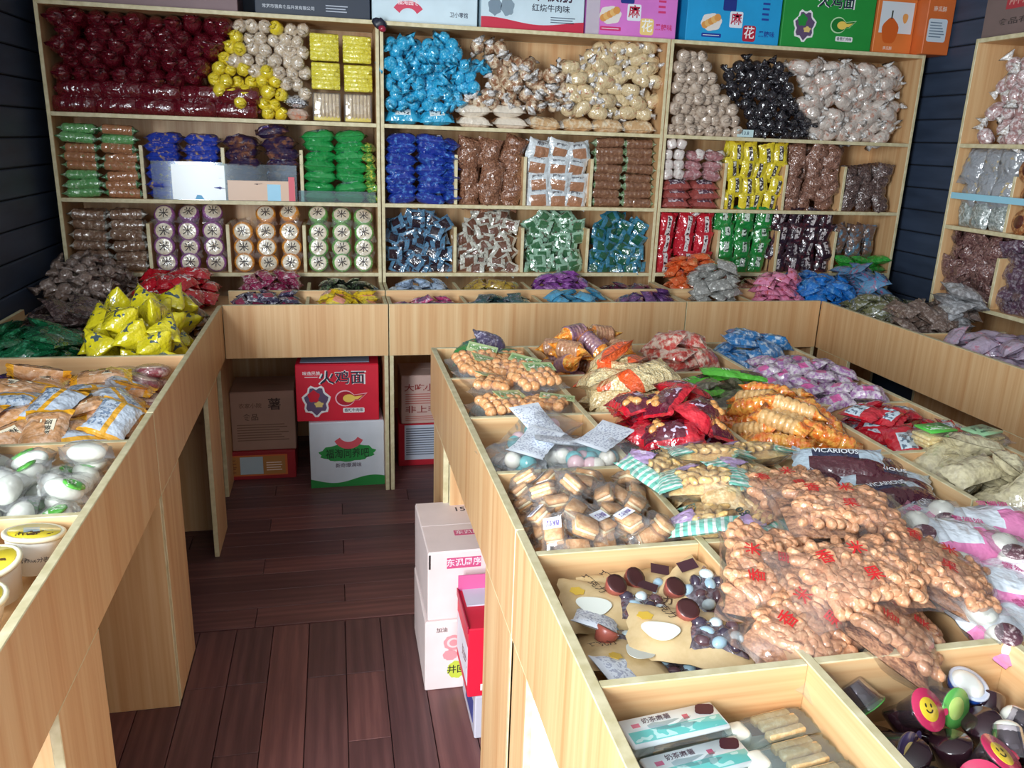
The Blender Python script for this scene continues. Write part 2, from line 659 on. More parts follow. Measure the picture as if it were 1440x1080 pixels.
def heap(x0, x1, y0, y1, z0, kinds, n, crown=0.0, centre=None, over=0.0, tiltmax=0.55, yaw=None, sink=0.28, label=None, flip=False, tries=6, level=None):
    """let n packs settle one after another on a height map of the bin (walls at x0..y1, floor at z0)"""
    res = 0.012
    nx, ny = max(4, int((x1 - x0) / res)), max(4, int((y1 - y0) / res))
    gx = np.linspace(x0, x1, nx)
    gy = np.linspace(y0, y1, ny)
    h = np.full((nx, ny), float(z0))
    cx, cy = centre or ((x0 + x1) / 2, (y0 + y1) / 2)
    hx, hy = (x1 - x0) / 2, (y1 - y0) / 2
    out = []
    for i in range(n):
        k = kinds[i % len(kinds)] if isinstance(kinds, list) else kinds
        L, W, H = k.size
        best = None
        for _ in range(tries):
            a = RNG.uniform(0, 2 * PI) if yaw is None else yaw[0] + jit(yaw[1])
            ca, sa = math.cos(a), math.sin(a)
            ex = (abs(ca) * L + abs(sa) * W) / 2 * (1 - over)
            ey = (abs(sa) * L + abs(ca) * W) / 2 * (1 - over)
            px = RNG.uniform(min(x0 + ex, cx), max(x1 - ex, cx))
            py = RNG.uniform(min(y0 + ey, cy), max(y1 - ey, cy))
            sx, sy = np.meshgrid(np.linspace(-0.42, 0.42, 6) * L, np.linspace(-0.42, 0.42, 5) * W, indexing='ij')
            qx, qy = px + ca * sx - sa * sy, py + sa * sx + ca * sy
            ix = np.clip(np.round((qx - x0) / (x1 - x0) * (nx - 1)).astype(int), 0, nx - 1)
            iy = np.clip(np.round((qy - y0) / (y1 - y0) * (ny - 1)).astype(int), 0, ny - 1)
            hs = h[ix, iy]
            want = crown * max(0.0, 1 - ((px - cx) / hx) ** 2 * 0.8 - ((py - cy) / hy) ** 2 * 0.8)
            tgt = float(np.percentile(hs, 70)) - want - (level(px, py) if level else 0.0)
            if best is None or tgt < best[0]:
                best = (tgt, a, px, py, qx, qy, ix, iy, hs, sx, sy)
        _, a, px, py, qx, qy, ix, iy, hs, sx, sy = best
        A = np.stack([qx.ravel() - px, qy.ravel() - py, np.ones(qx.size)], 1)
        g, *_r = np.linalg.lstsq(A, hs.ravel(), rcond=None)
        gl = math.hypot(g[0], g[1])
        if gl > tiltmax:
            g = g * (tiltmax / gl)
            g[2] = hs.mean()
        zc = max(g[2], float(np.percentile(hs, 55))) + H / 2 * (1 - sink)
        nrm = Vector((-g[0], -g[1], 1)).normalized()
        xa = Vector((math.cos(a), math.sin(a), 0))
        xa = (xa - nrm * xa.dot(nrm)).normalized()
        ya = nrm.cross(xa)
        R = Matrix((xa, ya, nrm)).transposed()
        R = R @ rot(jit(0.30), jit(0.24), 0)
        if flip and RNG.random() < 0.3:
            R = R @ rot(PI, 0, 0)
        prof = np.clip(1 - (np.abs(sx) / (0.5 * L)) ** 3, 0, 1) * np.clip(1 - (np.abs(sy) / (0.5 * W)) ** 3, 0, 1)
        top = g[0] * (qx - px) + g[1] * (qy - py) + zc + H / 2 * prof * 0.85
        np.maximum.at(h, (ix, iy), top)
        # fill neighbours so that the map has no pinholes
        for dx, dy in ((1, 0), (-1, 0), (0, 1), (0, -1)):
            np.maximum.at(h, (np.clip(ix + dx, 0, nx - 1), np.clip(iy + dy, 0, ny - 1)), top - 0.004)
        out.append((spawn(k, T(px, py, zc, R), label), k, px, py, zc, H))
    # name the ones on top by their place in the heap; the buried ones keep the shared label
    vis = []
    for t in out:
        o, k, px, py, zc, H = t
        hh = h[min(nx - 1, max(0, int(round((px - x0) / (x1 - x0) * (nx - 1))))), min(ny - 1, max(0, int(round((py - y0) / (y1 - y0) * (ny - 1)))))]
        if zc + H * 0.5 >= hh - 1.0 * H:
            vis.append(t)
        elif k.group:
            o['label'] = ' '.join(PLUR.get(w, w) for w in k.group.split()) + ' buried lower in its heap'
    step = max(0.07, kinds[0].size[1] if isinstance(kinds, list) else kinds.size[1])
    rows = {}
    for t in vis:
        rows.setdefault((t[1].group, int((t[3] - y0) / step)), []).append(t)
    for g in {q[0] for q in rows}:
        for ri, key in enumerate(sorted(q for q in rows if q[0] == g)):
            for ci, t in enumerate(sorted(rows[key], key=lambda q: q[2])):
                if t[1].group:
                    t[0]['label'] = f"{' '.join(PLUR.get(w, w) for w in t[1].group.split())}, {ORD[min(ci, 11)]} from left in {ORD[min(ri, 11)]} row from the front"
    return [t[0] for t in out]


def place_label(k, r, c, rear=False):
    s = ' '.join(PLUR.get(w, w) for w in k.group.split())
    return f"{s}, {'rear stack, ' if rear else ''}{ORD[min(c, 14)]} from left in {ORD[min(r, 14)]} row up"


def tiers(x0, x1, z0, kinds, y, R, px, pz, nz, jx=0.006, jz=0.003, jr=0.06, jy=0.012, stagger=0.0, lean=0.0, skip=None, pick=None, label=None, top=None, sc=0.0, F=None, back=0.0):
    """packs stacked in rows on a shelf, front to the aisle"""
    ncol = max(1, int(round((x1 - x0) / px)))
    out = []
    for r in range(nz):
        off = (px * stagger if r % 2 else 0.0)
        for c in range(ncol):
            x = x0 + (c + 0.5) * (x1 - x0) / ncol + off + jit(jx)
            z = z0 + pz * (r + 0.5) + jit(jz)
            if skip and skip(x, z):
                continue
            if top is not None and z > top(x):
                continue
            k = (pick(r, c) if pick else (RNG.choice(kinds) if isinstance(kinds, list) else kinds))
            q = rot(jit(jr), jit(jr), jit(jr)) @ R
            M = T(x, y + lean * r + jit(jy), z, q, 1.10 + jit(0.05))
            out.append((spawn(k, F @ M if F else M, label), k, r, x, False))
            if back and r >= nz - 2:
                q = rot(jit(jr), jit(jr), jit(jr)) @ R
                M = T(x + jit(jx), y + lean * r + back, z + jit(jz), q)
                out.append((spawn(k, F @ M if F else M, label), k, r, x, True))
    rows = {}
    for t in out:
        if t[1].group:
            rows.setdefault((t[1].group, t[2], t[4]), []).append(t)
    for (g, r, rear), ts in rows.items():
        for i, t in enumerate(sorted(ts, key=lambda q: q[3])):
            t[0]['label'] = place_label(t[1], r, i, rear)
    return [t[0] for t in out]

# ------------------------------------------------------------------ the room
SLAB = plain((46, 34, 34), 0.7)
fl = link('floor', box_mesh('floor', -3.0, 3.4, -2.6, 4.5, -0.12, -0.012, SLAB, 0), kind='structure')
fx, fy = floor_mat('x'), floor_mat('y')
PW = 0.118
# far half: planks laid across the shop; near half: planks laid along it
pm_far = box_mesh('plank', -0.449, 0.449, -PW / 2 + 0.0012, PW / 2 - 0.0012, -0.012, 0, fx, 0.001)
yy, row = 2.515 + PW / 2, 0
while yy < 4.42:
    for i in range(-1, 5):
        link('plank', pm_far, fl, T(-1.2 + i * 0.9 + (row % 3) * 0.3 + 0.45, yy, 0))
    yy += PW
    row += 1
pm_near = box_mesh('plank', -PW / 2 + 0.0012, PW / 2 - 0.0012, -0.449, 0.449, -0.012, 0, fy, 0.001)
pm_cut = box_mesh('plank', -PW / 2 + 0.0012, PW / 2 - 0.0012, -0.149, 0.149, -0.012, 0, fy, 0.001)
for i in range(38):
    x = -1.3 + PW * (i + 0.5)
    cut = i % 3
    y = 2.510
    if cut:
        for q in range(cut):
            link('plank', pm_cut, fl, T(x, y - 0.15, 0))
            y -= 0.3
    for j in range(3):
        link('plank', pm_near, fl, T(x, y - 0.45, 0))
        y -= 0.9

SIDING = NT('navy_siding')
_tc = SIDING.n('ShaderNodeTexCoord').outputs['Object']
SIDING.link(SIDING.ramp(SIDING.noise(SIDING.scaled(_tc, (1, 1, 6)), 3.0, 3), [(0.3, rgba((46, 57, 76))), (0.7, rgba((60, 73, 95)))]), SIDING.b.inputs['Base Color'])
SIDING.b.inputs['Roughness'].default_value = 0.5
SIDING = SIDING.m
GROOVE = plain((18, 22, 32), 0.7)
ZC = 2.85


def siding_wall(name, x0, x1, y0, y1, inward):
    wl = link(name, box_mesh(name, x0, x1, y0, y1, 0, ZC, GROOVE, 0), kind='structure')
    n, pitch = 24, 0.119
    for i in range(n):
        za, zb = i * pitch, min(ZC, (i + 1) * pitch - 0.006)
        e = 0.012
        bx = {'+x': (x1, x1 + e, y0, y1), '-x': (x0 - e, x0, y0, y1), '-y': (x0, x1, y0 - e, y0)}[inward]
        link('siding_panel', box_mesh('siding_panel', *bx, za, zb, SIDING, 0.004), wl)
    return wl


siding_wall('wall_left', -1.38, -1.272, 0.55, 4.42, '+x')
siding_wall('wall_back', -1.36, 3.26, 4.42, 4.5, '-y')
siding_wall('wall_right', 3.172, 3.26, -1.3, 4.42, '-x')
# unseen shop front added to block sky light: wall with a window band, open at the left where the door stands
wf = link('wall_front_blocker', box_mesh('wall_front_blocker', -0.75, 3.26, -1.42, -1.3, 0, 0.9, GROOVE, 0), kind='structure')
link('wall_head_blocker', box_mesh('wall_head_blocker', -0.75, 3.26, -1.42, -1.3, 2.45, ZC, GROOVE, 0), wf)
link('wall_pier_blocker', box_mesh('wall_pier_blocker', -0.75, -0.55, -1.42, -1.3, 0.9, 2.45, GROOVE, 0), wf)
link('wall_pier_blocker', box_mesh('wall_pier_blocker', 1.75, 3.26, -1.42, -1.3, 0.9, 2.45, GROOVE, 0), wf)
link('ceiling', box_mesh('ceiling', -3.0, 3.3, -1.3, 4.5, ZC, ZC + 0.1, plain((206, 208, 210), 0.8), 0), kind='structure')

# ------------------------------------------------------------------ shelving along the back and right walls
Z4, Z3, Z2, Z1 = 0.945, 1.280, 1.645, 2.090
TH = 0.018


def shelf_unit(label, loc, width, rz=0.0):
    """open pine shelving, front plane at local y = 0, depth towards +y"""
    s = thing('shelf_unit', label, 'shelf', loc, rz, 'pine shelving units round the shop')
    D = 0.33
    board('side_panel', s, 'z', 0.002, TH, 0, D, 0, Z1 + 0.009)
    board('side_panel', s, 'z', width - TH, width - 0.002, 0, D, 0, Z1 + 0.009)
    board('back_panel', s, 'z', TH, width - TH, D - 0.008, D, 0.0, Z1 - 0.009)
    for z in (Z1, Z2, Z3, Z4):
        board('shelf_board', s, 'x', TH, width - TH, 0, D - 0.008, z - TH / 2, z + TH / 2)
    for z, hh in ((Z3, 0.235), (Z4, 0.225)):
        for i in (1, 2, 3):
            x = TH + (width - 2 * TH) * i / 4
            board('divider', s, 'z', x - 0.008, x + 0.008, 0.012, D - 0.008, z + TH / 2, z + TH / 2 + hh)
    return s


U = (-1.203, 0.224, 1.634, 3.060)
YS = 4.042
shelf_unit('pale pine shelf unit with dark red sausages on its top shelf', (U[0], YS, 0), U[1] - U[0])
shelf_unit('pale pine shelf unit with bright blue twist sweets on its top shelf', (U[1], YS, 0), U[2] - U[1])
shelf_unit('pale pine shelf unit with black twist sweets on its top shelf', (U[2], YS, 0), U[3] - U[2])
shelf_unit('pale pine shelf unit against the wall at right angles to the others', (2.81, 3.40, 0), 1.41, -PI / 2)

# ------------------------------------------------------------------ display counters
ZT, ZB = 0.89, 0.655
BF = 0.80
BFB = 0.835


def counter(label, x0, y0):
    return thing('display_counter', label, 'counter', (x0, y0, 0), 0, 'pine display counters with bins')


def bd(parent, name, grain, x0, x1, y0, y1, z0, z1):
    a, b = parent.location.x, parent.location.y
    return board(name, parent, grain, x0 - a, x1 - a, y0 - b, y1 - b, z0, z1)


YB, YW = 3.576, 4.040
MZ = 0.912
# back run: three units
for i, (x0, x1, lab) in enumerate(((-0.475, U[1], 'short pine display counter between the side counter and the double post'),
                                   (U[1], U[2], 'pine display counter with two rows of small bins under the middle shelves'),
                                   (U[2], 2.347, 'pine display counter in the far corner below the black sweets'))):
    c = counter(lab, x0, YB)
    bd(c, 'front_board', 'z', x0 + 0.002, x1 - 0.002, YB, YB + TH, ZB, ZT)
    bd(c, 'bin_floor', 'x', x0 + 0.002, (2.79 if i == 2 else x1) - 0.002, YB + TH, YW, BFB - 0.016, BFB)
    bd(c, 'bottom_board', 'x', x0 + 0.002, x1 - 0.002, YB + TH, YW - 0.01, ZB, ZB + 0.012)
    bd(c, 'row_divider', 'x', x0 + 0.002, x1 - 0.002, 3.795, 3.811, BFB, MZ)
    n = {0: 2, 1: 4, 2: 2}[i]
    for k in range(0, n + 1):
        if i == 0 and k == 0:
            continue
        if i == 2 and k == 2:
            continue
        x = x0 + (x1 - x0) * k / n
        x = min(max(x, x0 + 0.010), x1 - 0.010)
        bd(c, 'bin_divider', 'y', x - 0.008, x + 0.008, YB + TH, 3.795, BFB, ZT - 0.004)
        bd(c, 'bin_divider', 'y', x - 0.008, x + 0.008, 3.811, YW, BFB, MZ - 0.004)
    for x in ((x0 + 0.003, x1 - 0.021) if i else (x1 - 0.021,)):
        bd(c, 'leg', 'z', x, x + TH, YB + 0.001, 3.95, 0, ZB)

# side run along the left wall: two units
XL = -0.475
for y0, y1, lab in ((0.75, 2.158, 'pine side counter holding tubs and white egg cakes by the left wall'),
                    (2.162, YB - 0.002, 'pine side counter holding yellow, green and orange packets by the left wall')):
    c = counter(lab, -0.9, y0)
    bd(c, 'front_board', 'z', XL - TH, XL, y0, y1, ZB, ZT)
    bd(c, 'bin_floor', 'y', -1.25, XL - TH, y0, y1, BF - 0.016, BF)
    bd(c, 'bottom_board', 'y', -1.25, XL - TH, y0, y1, ZB, ZB + 0.012)
    bd(c, 'rear_board', 'y', -1.25, -1.234, y0, y1, BF, ZT - 0.01)
    for y in ((0.77, 1.565, 1.965) if y0 < 1 else (2.77,)):
        bd(c, 'bin_divider', 'x', -1.234, XL - TH, y - 0.008, y + 0.008, BF, ZT - 0.004)
for y0, y1, far, lab in ((1.275, 1.53, True, None), (2.167, 2.42, False, None), (3.03, 3.285, True, None)):
    c = [o for o in bpy.data.objects if o.name.startswith('display_counter') and abs(o.location.x + 0.9) < 0.01 and (o.location.y < 1) == (y0 < 2)][0]
    bd(c, 'leg', 'z', XL - TH, XL, y0, y1, 0, ZB)
    yp = y1 - TH if far else y0
    bd(c, 'leg_panel', 'z', -1.25 if y0 < 2 else -0.665, XL - TH, yp, yp + TH, 0, ZB)  # near panel widened to full depth to block light under the counter
c = [o for o in bpy.data.objects if o.name.startswith('display_counter') and abs(o.location.x + 0.9) < 0.01 and o.location.y < 1][0]
bd(c, 'leg_panel', 'z', -0.665, XL, 2.138, 2.156, 0, ZB)

# corner floor behind the side counter
cc = thing('corner_bin', 'low pine corner bin heaped with brown frilled sweets and red packets', 'bin', (-0.86, 3.8, 0))
bd(cc, 'bin_floor', 'x', -1.25, XL - 0.002, YB, YW, 0.83, 0.846)
bd(cc, 'bin_divider', 'y', -0.895, -0.879, YB, YW, 0.846, 0.9)
bd(cc, 'leg', 'z', -1.2, -1.182, YB + 0.02, YW - 0.02, 0, 0.83)
bd(cc, 'leg', 'z', -0.52, -0.502, YB + 0.02, YW - 0.02, 0, 0.83)

# right run
XR = 2.347
c = counter('pine side counter with dark packets along the right wall', 2.5, 2.0)
bd(c, 'front_board', 'z', XR, XR + TH, 0.8, YB - 0.002, ZB, ZT)
bd(c, 'bin_floor', 'y', XR + TH, 2.80, 0.8, YB - 0.002, BF - 0.016, BF)
bd(c, 'bottom_board', 'y', XR + TH, 2.80, 0.8, YB - 0.002, ZB, ZB + 0.012)
for y in (0.81, 1.5, 2.2, 2.895):
    bd(c, 'bin_divider', 'x', XR + TH, 2.80, y - 0.008, y + 0.008, BF, ZT - 0.006)
for y in (0.85, 2.1, 3.3):
    bd(c, 'leg', 'z', XR, XR + TH, y, y + 0.25, 0, ZB)

# island
IX0, IX1 = 0.321, 1.680
ICOL = (0.66, 1.00, 1.34)
IROW = (2.402, 2.03, 1.652, 1.278, 0.905, 0.53)
LOWF = 0.775
for y0, y1, lab in ((0.15, 1.368, 'near half of the pine island counter holding trays and jelly cups'), (1.372, 2.79, 'far half of the pine island counter in the middle of the shop')):
    c = counter(lab, 1.0, y0)
    bd(c, 'side_board', 'z', IX0, IX0 + TH, y0, y1, ZB, ZT)
    bd(c, 'side_board', 'z', IX1 - TH, IX1, y0, y1, ZB, ZT)
    ye = y0 if y0 < 1 else y1 - TH
    bd(c, 'end_board', 'z', IX0 + TH, IX1 - TH, ye, ye + TH, ZB, ZT)
    bd(c, 'bottom_board', 'y', IX0 + TH, IX1 - TH, y0, y1, ZB, ZB + 0.012)
    ys = [y for y in IROW if y0 < y < y1]
    for x in ICOL:
        bd(c, 'long_divider', 'y', x - 0.008, x + 0.008, y0 + (TH if y0 < 1 else 0), y1 - (TH if y0 > 1 else 0), ZB + 0.012, ZT)
    xs = [IX0 + TH, *[x for x in ICOL], IX1 - TH]
    for y in ys:
        for a, b in zip(xs[:-1], xs[1:]):
            bd(c, 'cross_divider', 'x', a + 0.008 * (a != xs[0]), b - 0.008 * (b != xs[-1]), y - 0.008, y + 0.008, ZB + 0.012, ZT - 0.001)
    edges = [y0] + sorted(ys) + [y1]
    for a, b in zip(edges[:-1], edges[1:]):
        for i, (p, q) in enumerate(zip(xs[:-1], xs[1:])):
            low = b < 1.0 or (i == 0 and b < 1.3)
            z = LOWF if low else 0.79
            bd(c, 'bin_floor', 'x', p + 0.009, q - 0.009, a + 0.009, b - 0.009, z - 0.012, z)
    legs = ((1.385, 1.662), (2.42, 2.68)) if y0 > 1 else ((1.235, 1.366), (0.17, 0.42))
    for a, b in legs:
        bd(c, 'leg', 'z', IX0, IX0 + TH, a, b, 0, ZB)
        bd(c, 'leg', 'z', IX1 - TH, IX1, a, b, 0, ZB)
    for a in ((1.372, 2.40) if y0 > 1 else (1.347, 0.17)):
        bd(c, 'leg_panel', 'z', IX0 + (0.0 if a in (1.372, 1.347) else TH), 0.52, a, a + 0.016, 0, ZB)


# ------------------------------------------------------------------ goods on the shelves
def packs(name, cat, label, group, L, W, H, mat, nvar=3, parts=(), **kw):
    return Kind(name, cat, label, group, [pillow(L, W, H, mat, seed=hash_(label) + i, **kw) for i in range(nvar)], (L, W, H), parts)


def hash_(s):
    return sum((i + 1) * ord(c) for i, c in enumerate(s)) % 9973


CLEAR = film()
CREAM = (226, 208, 172)
zA, zBb, zC = Z2 + 0.009, Z3 + 0.009, Z4 + 0.009       # standing heights of the three goods shelves

# --- unit one, top shelf: sausages, wafer sweets, yellow wafer packs
red_m = pmat('dark_red_foil', (98, 16, 30), rough=0.22, coat=1.0, bump=0.9, bscale=38)
saus = Kind('sausage_pack', 'sausage', 'dark red glossy sausage with its crumpled end to the front on the top shelf', 'sausages laid end-on', [twist(0.040, 0.17, 0.022, red_m, fan=0.75)], (0.2, 0.08, 0.08))
saus_side = Kind('sausage_pack', 'sausage', 'dark red glossy sausage lying lengthwise at the front of the top shelf', 'sausages laid lengthwise', [twist(0.037, 0.165, 0.012, red_m, fan=0.5, square=True)], (0.19, 0.075, 0.075))
sb = lambda z: -0.36 if z < 1.79 else (-0.58 if z < 1.84 else (-0.52 if z < 1.92 else -0.44))
tiers(-1.18, -0.34, zA, saus_side, YS + 0.06, SIDE, 0.175, 0.066, 2, jr=0.04, stagger=0.12, skip=lambda x, z: x > -0.36)
tiers(-1.17, -0.40, zA + 0.135, saus, YS + 0.13, END, 0.076, 0.056, 5, jr=0.16, jx=0.012, jz=0.008, jy=0.03, stagger=0.5, skip=lambda x, z: x > sb(z) or x < -1.15)
yel_m = pmat('yellow_wrap', (228, 205, 40), spots=((244, 228, 110), 60, 0.6), rough=0.35)
bei_m = pmat('beige_wrap', (205, 186, 160), spots=((240, 235, 228), 50, 0.58), rough=0.2, coat=1)
wy = Kind('twist_sweet', 'sweet', 'small yellow-ended round sweet in the heap beside the sausages', 'yellow round sweets', [twist(0.027, 0.055, 0.012, yel_m, fan=0.6)], (0.08, 0.055, 0.055))
wb = Kind('twist_sweet', 'sweet', 'small beige silvery round sweet in the heap beside the sausages', 'beige round sweets', [twist(0.027, 0.055, 0.014, bei_m, fan=0.6)], (0.08, 0.055, 0.055))


def wafer_pick(r, c):
    v = r / 8 + c / 10
    return wy if (RNG.random() < (0.88 if v < 1.0 else 0.2)) else wb


def wl(z):
    t = (z - zA) / 0.4
    return -0.27 - 0.9 * t if t < 0.33 else -0.58 + (t - 0.33) * 0.28


tiers(-0.62, -0.09, zA, None, YS + 0.06, END, 0.053, 0.046, 9, jr=0.5, jx=0.008, jz=0.006, jy=0.03, stagger=0.5, pick=wafer_pick, skip=lambda x, z: x < wl(z) or x > -0.095 or (x > -0.21 and z < 1.77))
foil = pmat('silver_black_foil', (60, 62, 70), spots=((225, 228, 232), 70, 0.5), rough=0.15, metal=0.6, bump=1.0)
k = packs('snack_packet', 'packet', 'silver and black foil packet at the foot of the yellow sweets', None, 0.11, 0.07, 0.05, foil, 1)
spawn(k, T(-0.155, YS + 0.05, zA + 0.082, rot(0.3, 0.05, 0)))
k = packs('snack_packet', 'packet', 'clear packet with an orange patch below the silver foil packet', None, 0.11, 0.075, 0.055, pmat('peach_clear', (196, 170, 150), spots=((214, 110, 70), 25, 0.6), coat=1), 1)
spawn(k, T(-0.15, YS + 0.05, zA + 0.028, rot(0.1, 0.05, 0)))
wrod = lathe([(-0.064, 0.008), (-0.060, 0.0125), (0.060, 0.0125), (0.064, 0.008)], 8, pmat('yellow_wafer', (222, 208, 52), spots=((240, 232, 130), 90, 0.56), rough=0.3, bump=0.8), 'wafer')
wbody = rbox(0.122, 0.09, 0.112, 0.006, plain((206, 190, 40), 0.4))
wk = Kind('wafer_pack', 'wafer pack', 'square yellow pack of finger wafers with ridged front on the top shelf', 'yellow wafer packs', [wbody], (0.13, 0.1, 0.115), [('wafer', wrod, T(0, -0.045, -0.046 + 0.0185 * i)) for i in range(6)])
for i, (x, z) in enumerate(((-0.018, 1.852), (0.126, 1.848), (-0.022, 1.975), (0.122, 1.972))):
    spawn(wk, T(x, YS + 0.075, z, rot(0, jit(0.01), jit(0.05))), f"square yellow pack of finger wafers, {'lower' if i < 2 else 'upper'} {'left' if i % 2 == 0 else 'right'} of the four")
stick = lathe([(-0.054, 0.006), (-0.05, 0.0085), (0.05, 0.0085), (0.054, 0.006)], 7, pmat('pale_stick', (206, 182, 140), spots=((150, 110, 70), 60, 0.66)), 'stick', axis='z')
stb = rbox(0.128, 0.085, 0.126, 0.008, film(gloss=0.4, haze=0.12), 'film')
sk = Kind('stick_pack', 'stick pack', 'clear pack of pale biscuit sticks with a yellow foot under the yellow wafer packs', 'clear stick packs', [stb], (0.13, 0.1, 0.12),
          [('stick', stick, T(-0.05 + 0.0166 * i, -0.028, 0.005)) for i in range(7)] + [('foot_strip', rbox(0.12, 0.07, 0.02, 0.004, plain((226, 205, 50), 0.4)), T(0, 0, -0.05))])
for x in (-0.018, 0.124):
    spawn(sk, T(x, YS + 0.065, zA + 0.064), 'clear pack of pale biscuit sticks ' + ('beside the silver foil packet' if x < 0 else 'beside the shelf upright'))

# --- unit one, middle shelf
B1 = (-1.185, -0.837, -0.490, -0.142, 0.206)
rg = pmat('green_roll', (104, 170, 104), spots=((200, 224, 190), 40, 0.64), coat=1)
rb = pmat('tan_roll', (176, 122, 86), spots=((120, 160, 110), 30, 0.68), coat=1)
dg = pmat('green_clear_end', (70, 130, 80), spots=((210, 225, 210), 60, 0.58), coat=1, bump=1)
k1 = Kind('biscuit_roll', 'biscuit roll', 'green-wrapped biscuit roll stacked at the left end of the middle shelf', 'green biscuit rolls', [rollpack(0.0205, 0.115, [rg, dg], 5, 0.022)], (0.16, 0.04, 0.04))
k2 = Kind('biscuit_roll', 'biscuit roll', 'tan biscuit roll with green ends stacked at the left end of the middle shelf', 'tan biscuit rolls', [rollpack(0.0205, 0.115, [rb, dg], 5, 0.022)], (0.16, 0.04, 0.04))
tiers(B1[0] + 0.008, B1[1] - 0.012, zBb, [k1, k2, k2], YS + 0.045, SIDE, 0.165, 0.0395, 8, jr=0.09, back=0.05)
k = packs('cake_packet', 'packet', 'royal blue packet with yellow printing behind the clear shelf guard', 'blue packets behind the guard', 0.155, 0.085, 0.05,
          pmat('royal_blue_print', (34, 64, 176), spots=((214, 176, 70), 26, 0.62), panels=((0.2, 0.6, 0.25, 0.75, (196, 170, 190)),), marks=(0.2, 0.8, 0.2, 0.8, (40, 50, 140), 90)))
tiers(B1[1] + 0.012, B1[2] - 0.008, zBb, k, YS + 0.055, SIDE, 0.155, 0.041, 7, jr=0.14, jx=0.012, back=0.06)
k = packs('cake_packet', 'packet', 'dark purple packet with chocolate picture behind the clear shelf guard', 'dark purple packets', 0.15, 0.085, 0.055,
          pmat('dark_purple_print', (44, 30, 66), spots=((140, 92, 64), 18, 0.58), panels=((0.12, 0.42, 0.3, 0.7, (88, 66, 150)),), marks=(0.1, 0.45, 0.3, 0.7, (225, 220, 235), 80)))
tiers(B1[2] + 0.012, B1[3] - 0.008, zBb, k, YS + 0.055, SIDE, 0.155, 0.047, 6, jr=0.16, jx=0.012, back=0.06)
spawn(k, T(-0.27, YS + 0.06, zBb + 0.315, rot(0.3, -0.1, 0.1)))
k = packs('cake_packet', 'packet', 'emerald green packet stacked in front of the double post', 'emerald green packets', 0.15, 0.085, 0.052,
          pmat('emerald_print', (34, 150, 74), panels=((0.25, 0.7, 0.3, 0.72, (150, 196, 170)),), marks=(0.25, 0.7, 0.3, 0.72, (60, 90, 110), 80), coat=1))
tiers(B1[3] + 0.012, B1[4] - 0.055, zBb, k, YS + 0.055, SIDE, 0.14, 0.046, 7, jr=0.14, back=0.06)
k = packs('cake_packet', 'packet', 'small yellow-green crinkled packet squeezed beside the shelf upright', 'yellow-green crinkled packets', 0.09, 0.06, 0.04, pmat('lime_crinkle', (70, 150, 66), spots=((224, 220, 90), 40, 0.56), bump=1, coat=1))
tiers(B1[4] - 0.06, B1[4] - 0.004, zBb, k, YS + 0.05, END, 0.056, 0.046, 6, jr=0.3)

# clear guards standing at the front of the middle shelf
acr = film((222, 240, 250), 0.45, 2.0, 0.02, 0.05)
for x0, x1, hh, lab in ((-0.80, -0.492, 0.170, 'clear acrylic guard in front of the blue packets'), (-0.488, -0.165, 0.165, 'clear acrylic guard in front of the dark purple packets'), (-0.160, 0.198, 0.052, 'low clear acrylic strip in front of the emerald packets')):
    g = link('shelf_guard', box_mesh('shelf_guard', x0, x1, -0.0015, 0.0015, 0, hh, acr, 0.0005), None, T(0, YS + 0.006, zBb), label=lab, category='shelf guard')
card = link('glare_patch', box_mesh('glare_patch', -0.115, 0.115, -0.0006, 0.0006, 0, 0.155, plain((236, 246, 250), 0.25), 0), None, T(-0.60, YS + 0.002, zBb + 0.002), label='white patch painted as doorway glare on the clear guard by the blue packets', category='card')  # white sheet stands in for the doorway's bright reflection in the acrylic
link('mark', poly_mesh('mark', [(-0.02, 0), (0.02, 0), (0.008, 0.018), (-0.01, 0.02)], plain((70, 170, 220), 0.4)), card, T(0.0, -0.0008, 0.002, FACE))  # blue mark in the painted doorway reflection
card = link('picture_card', box_mesh('picture_card', -0.15, 0.15, -0.0006, 0.0006, 0, 0.09, plain((214, 178, 150), 0.35), 0), None, T(-0.325, YS + 0.002, zBb + 0.002), label='peach and pale blue patch painted as storefront reflection on the guard by purple packets', category='card')  # storefront reflection in the guard, put in as coloured patches
link('picture', box_mesh('picture', -0.03, 0.03, -0.0004, 0.0004, 0, 0.075, plain((150, 208, 236), 0.4), 0), card, T(0.055, -0.001, 0.0))  # pale blue part of the painted storefront reflection
link('reflected_red', box_mesh('reflected_red', -0.014, 0.014, -0.0004, 0.0004, 0, 0.11, plain((214, 74, 92), 0.4), 0), card, T(0.135, -0.001, 0.0))

# --- unit one, low shelf: brown rolls and three bins of round rice cakes
rb2 = pmat('brown_roll', (128, 98, 78), spots=((190, 170, 150), 34, 0.6), coat=1)
k = Kind('biscuit_roll', 'biscuit roll', 'brown clear-wrapped biscuit roll stacked at the left end of the low shelf', 'brown biscuit rolls', [rollpack(0.024, 0.12, [rb2, pmat('clear_crimp', (120, 116, 106), spots=((205, 205, 200), 70, 0.56), coat=1, bump=1)], 5, 0.02)], (0.16, 0.05, 0.05))
tiers(B1[0] + 0.006, B1[1] - 0.010, zC, k, YS + 0.055, SIDE, 0.165, 0.047, 6, jr=0.09, back=0.055)
INK = plain((52, 40, 36), 0.6)
rice_t = text_mesh('米', 0.046, INK)


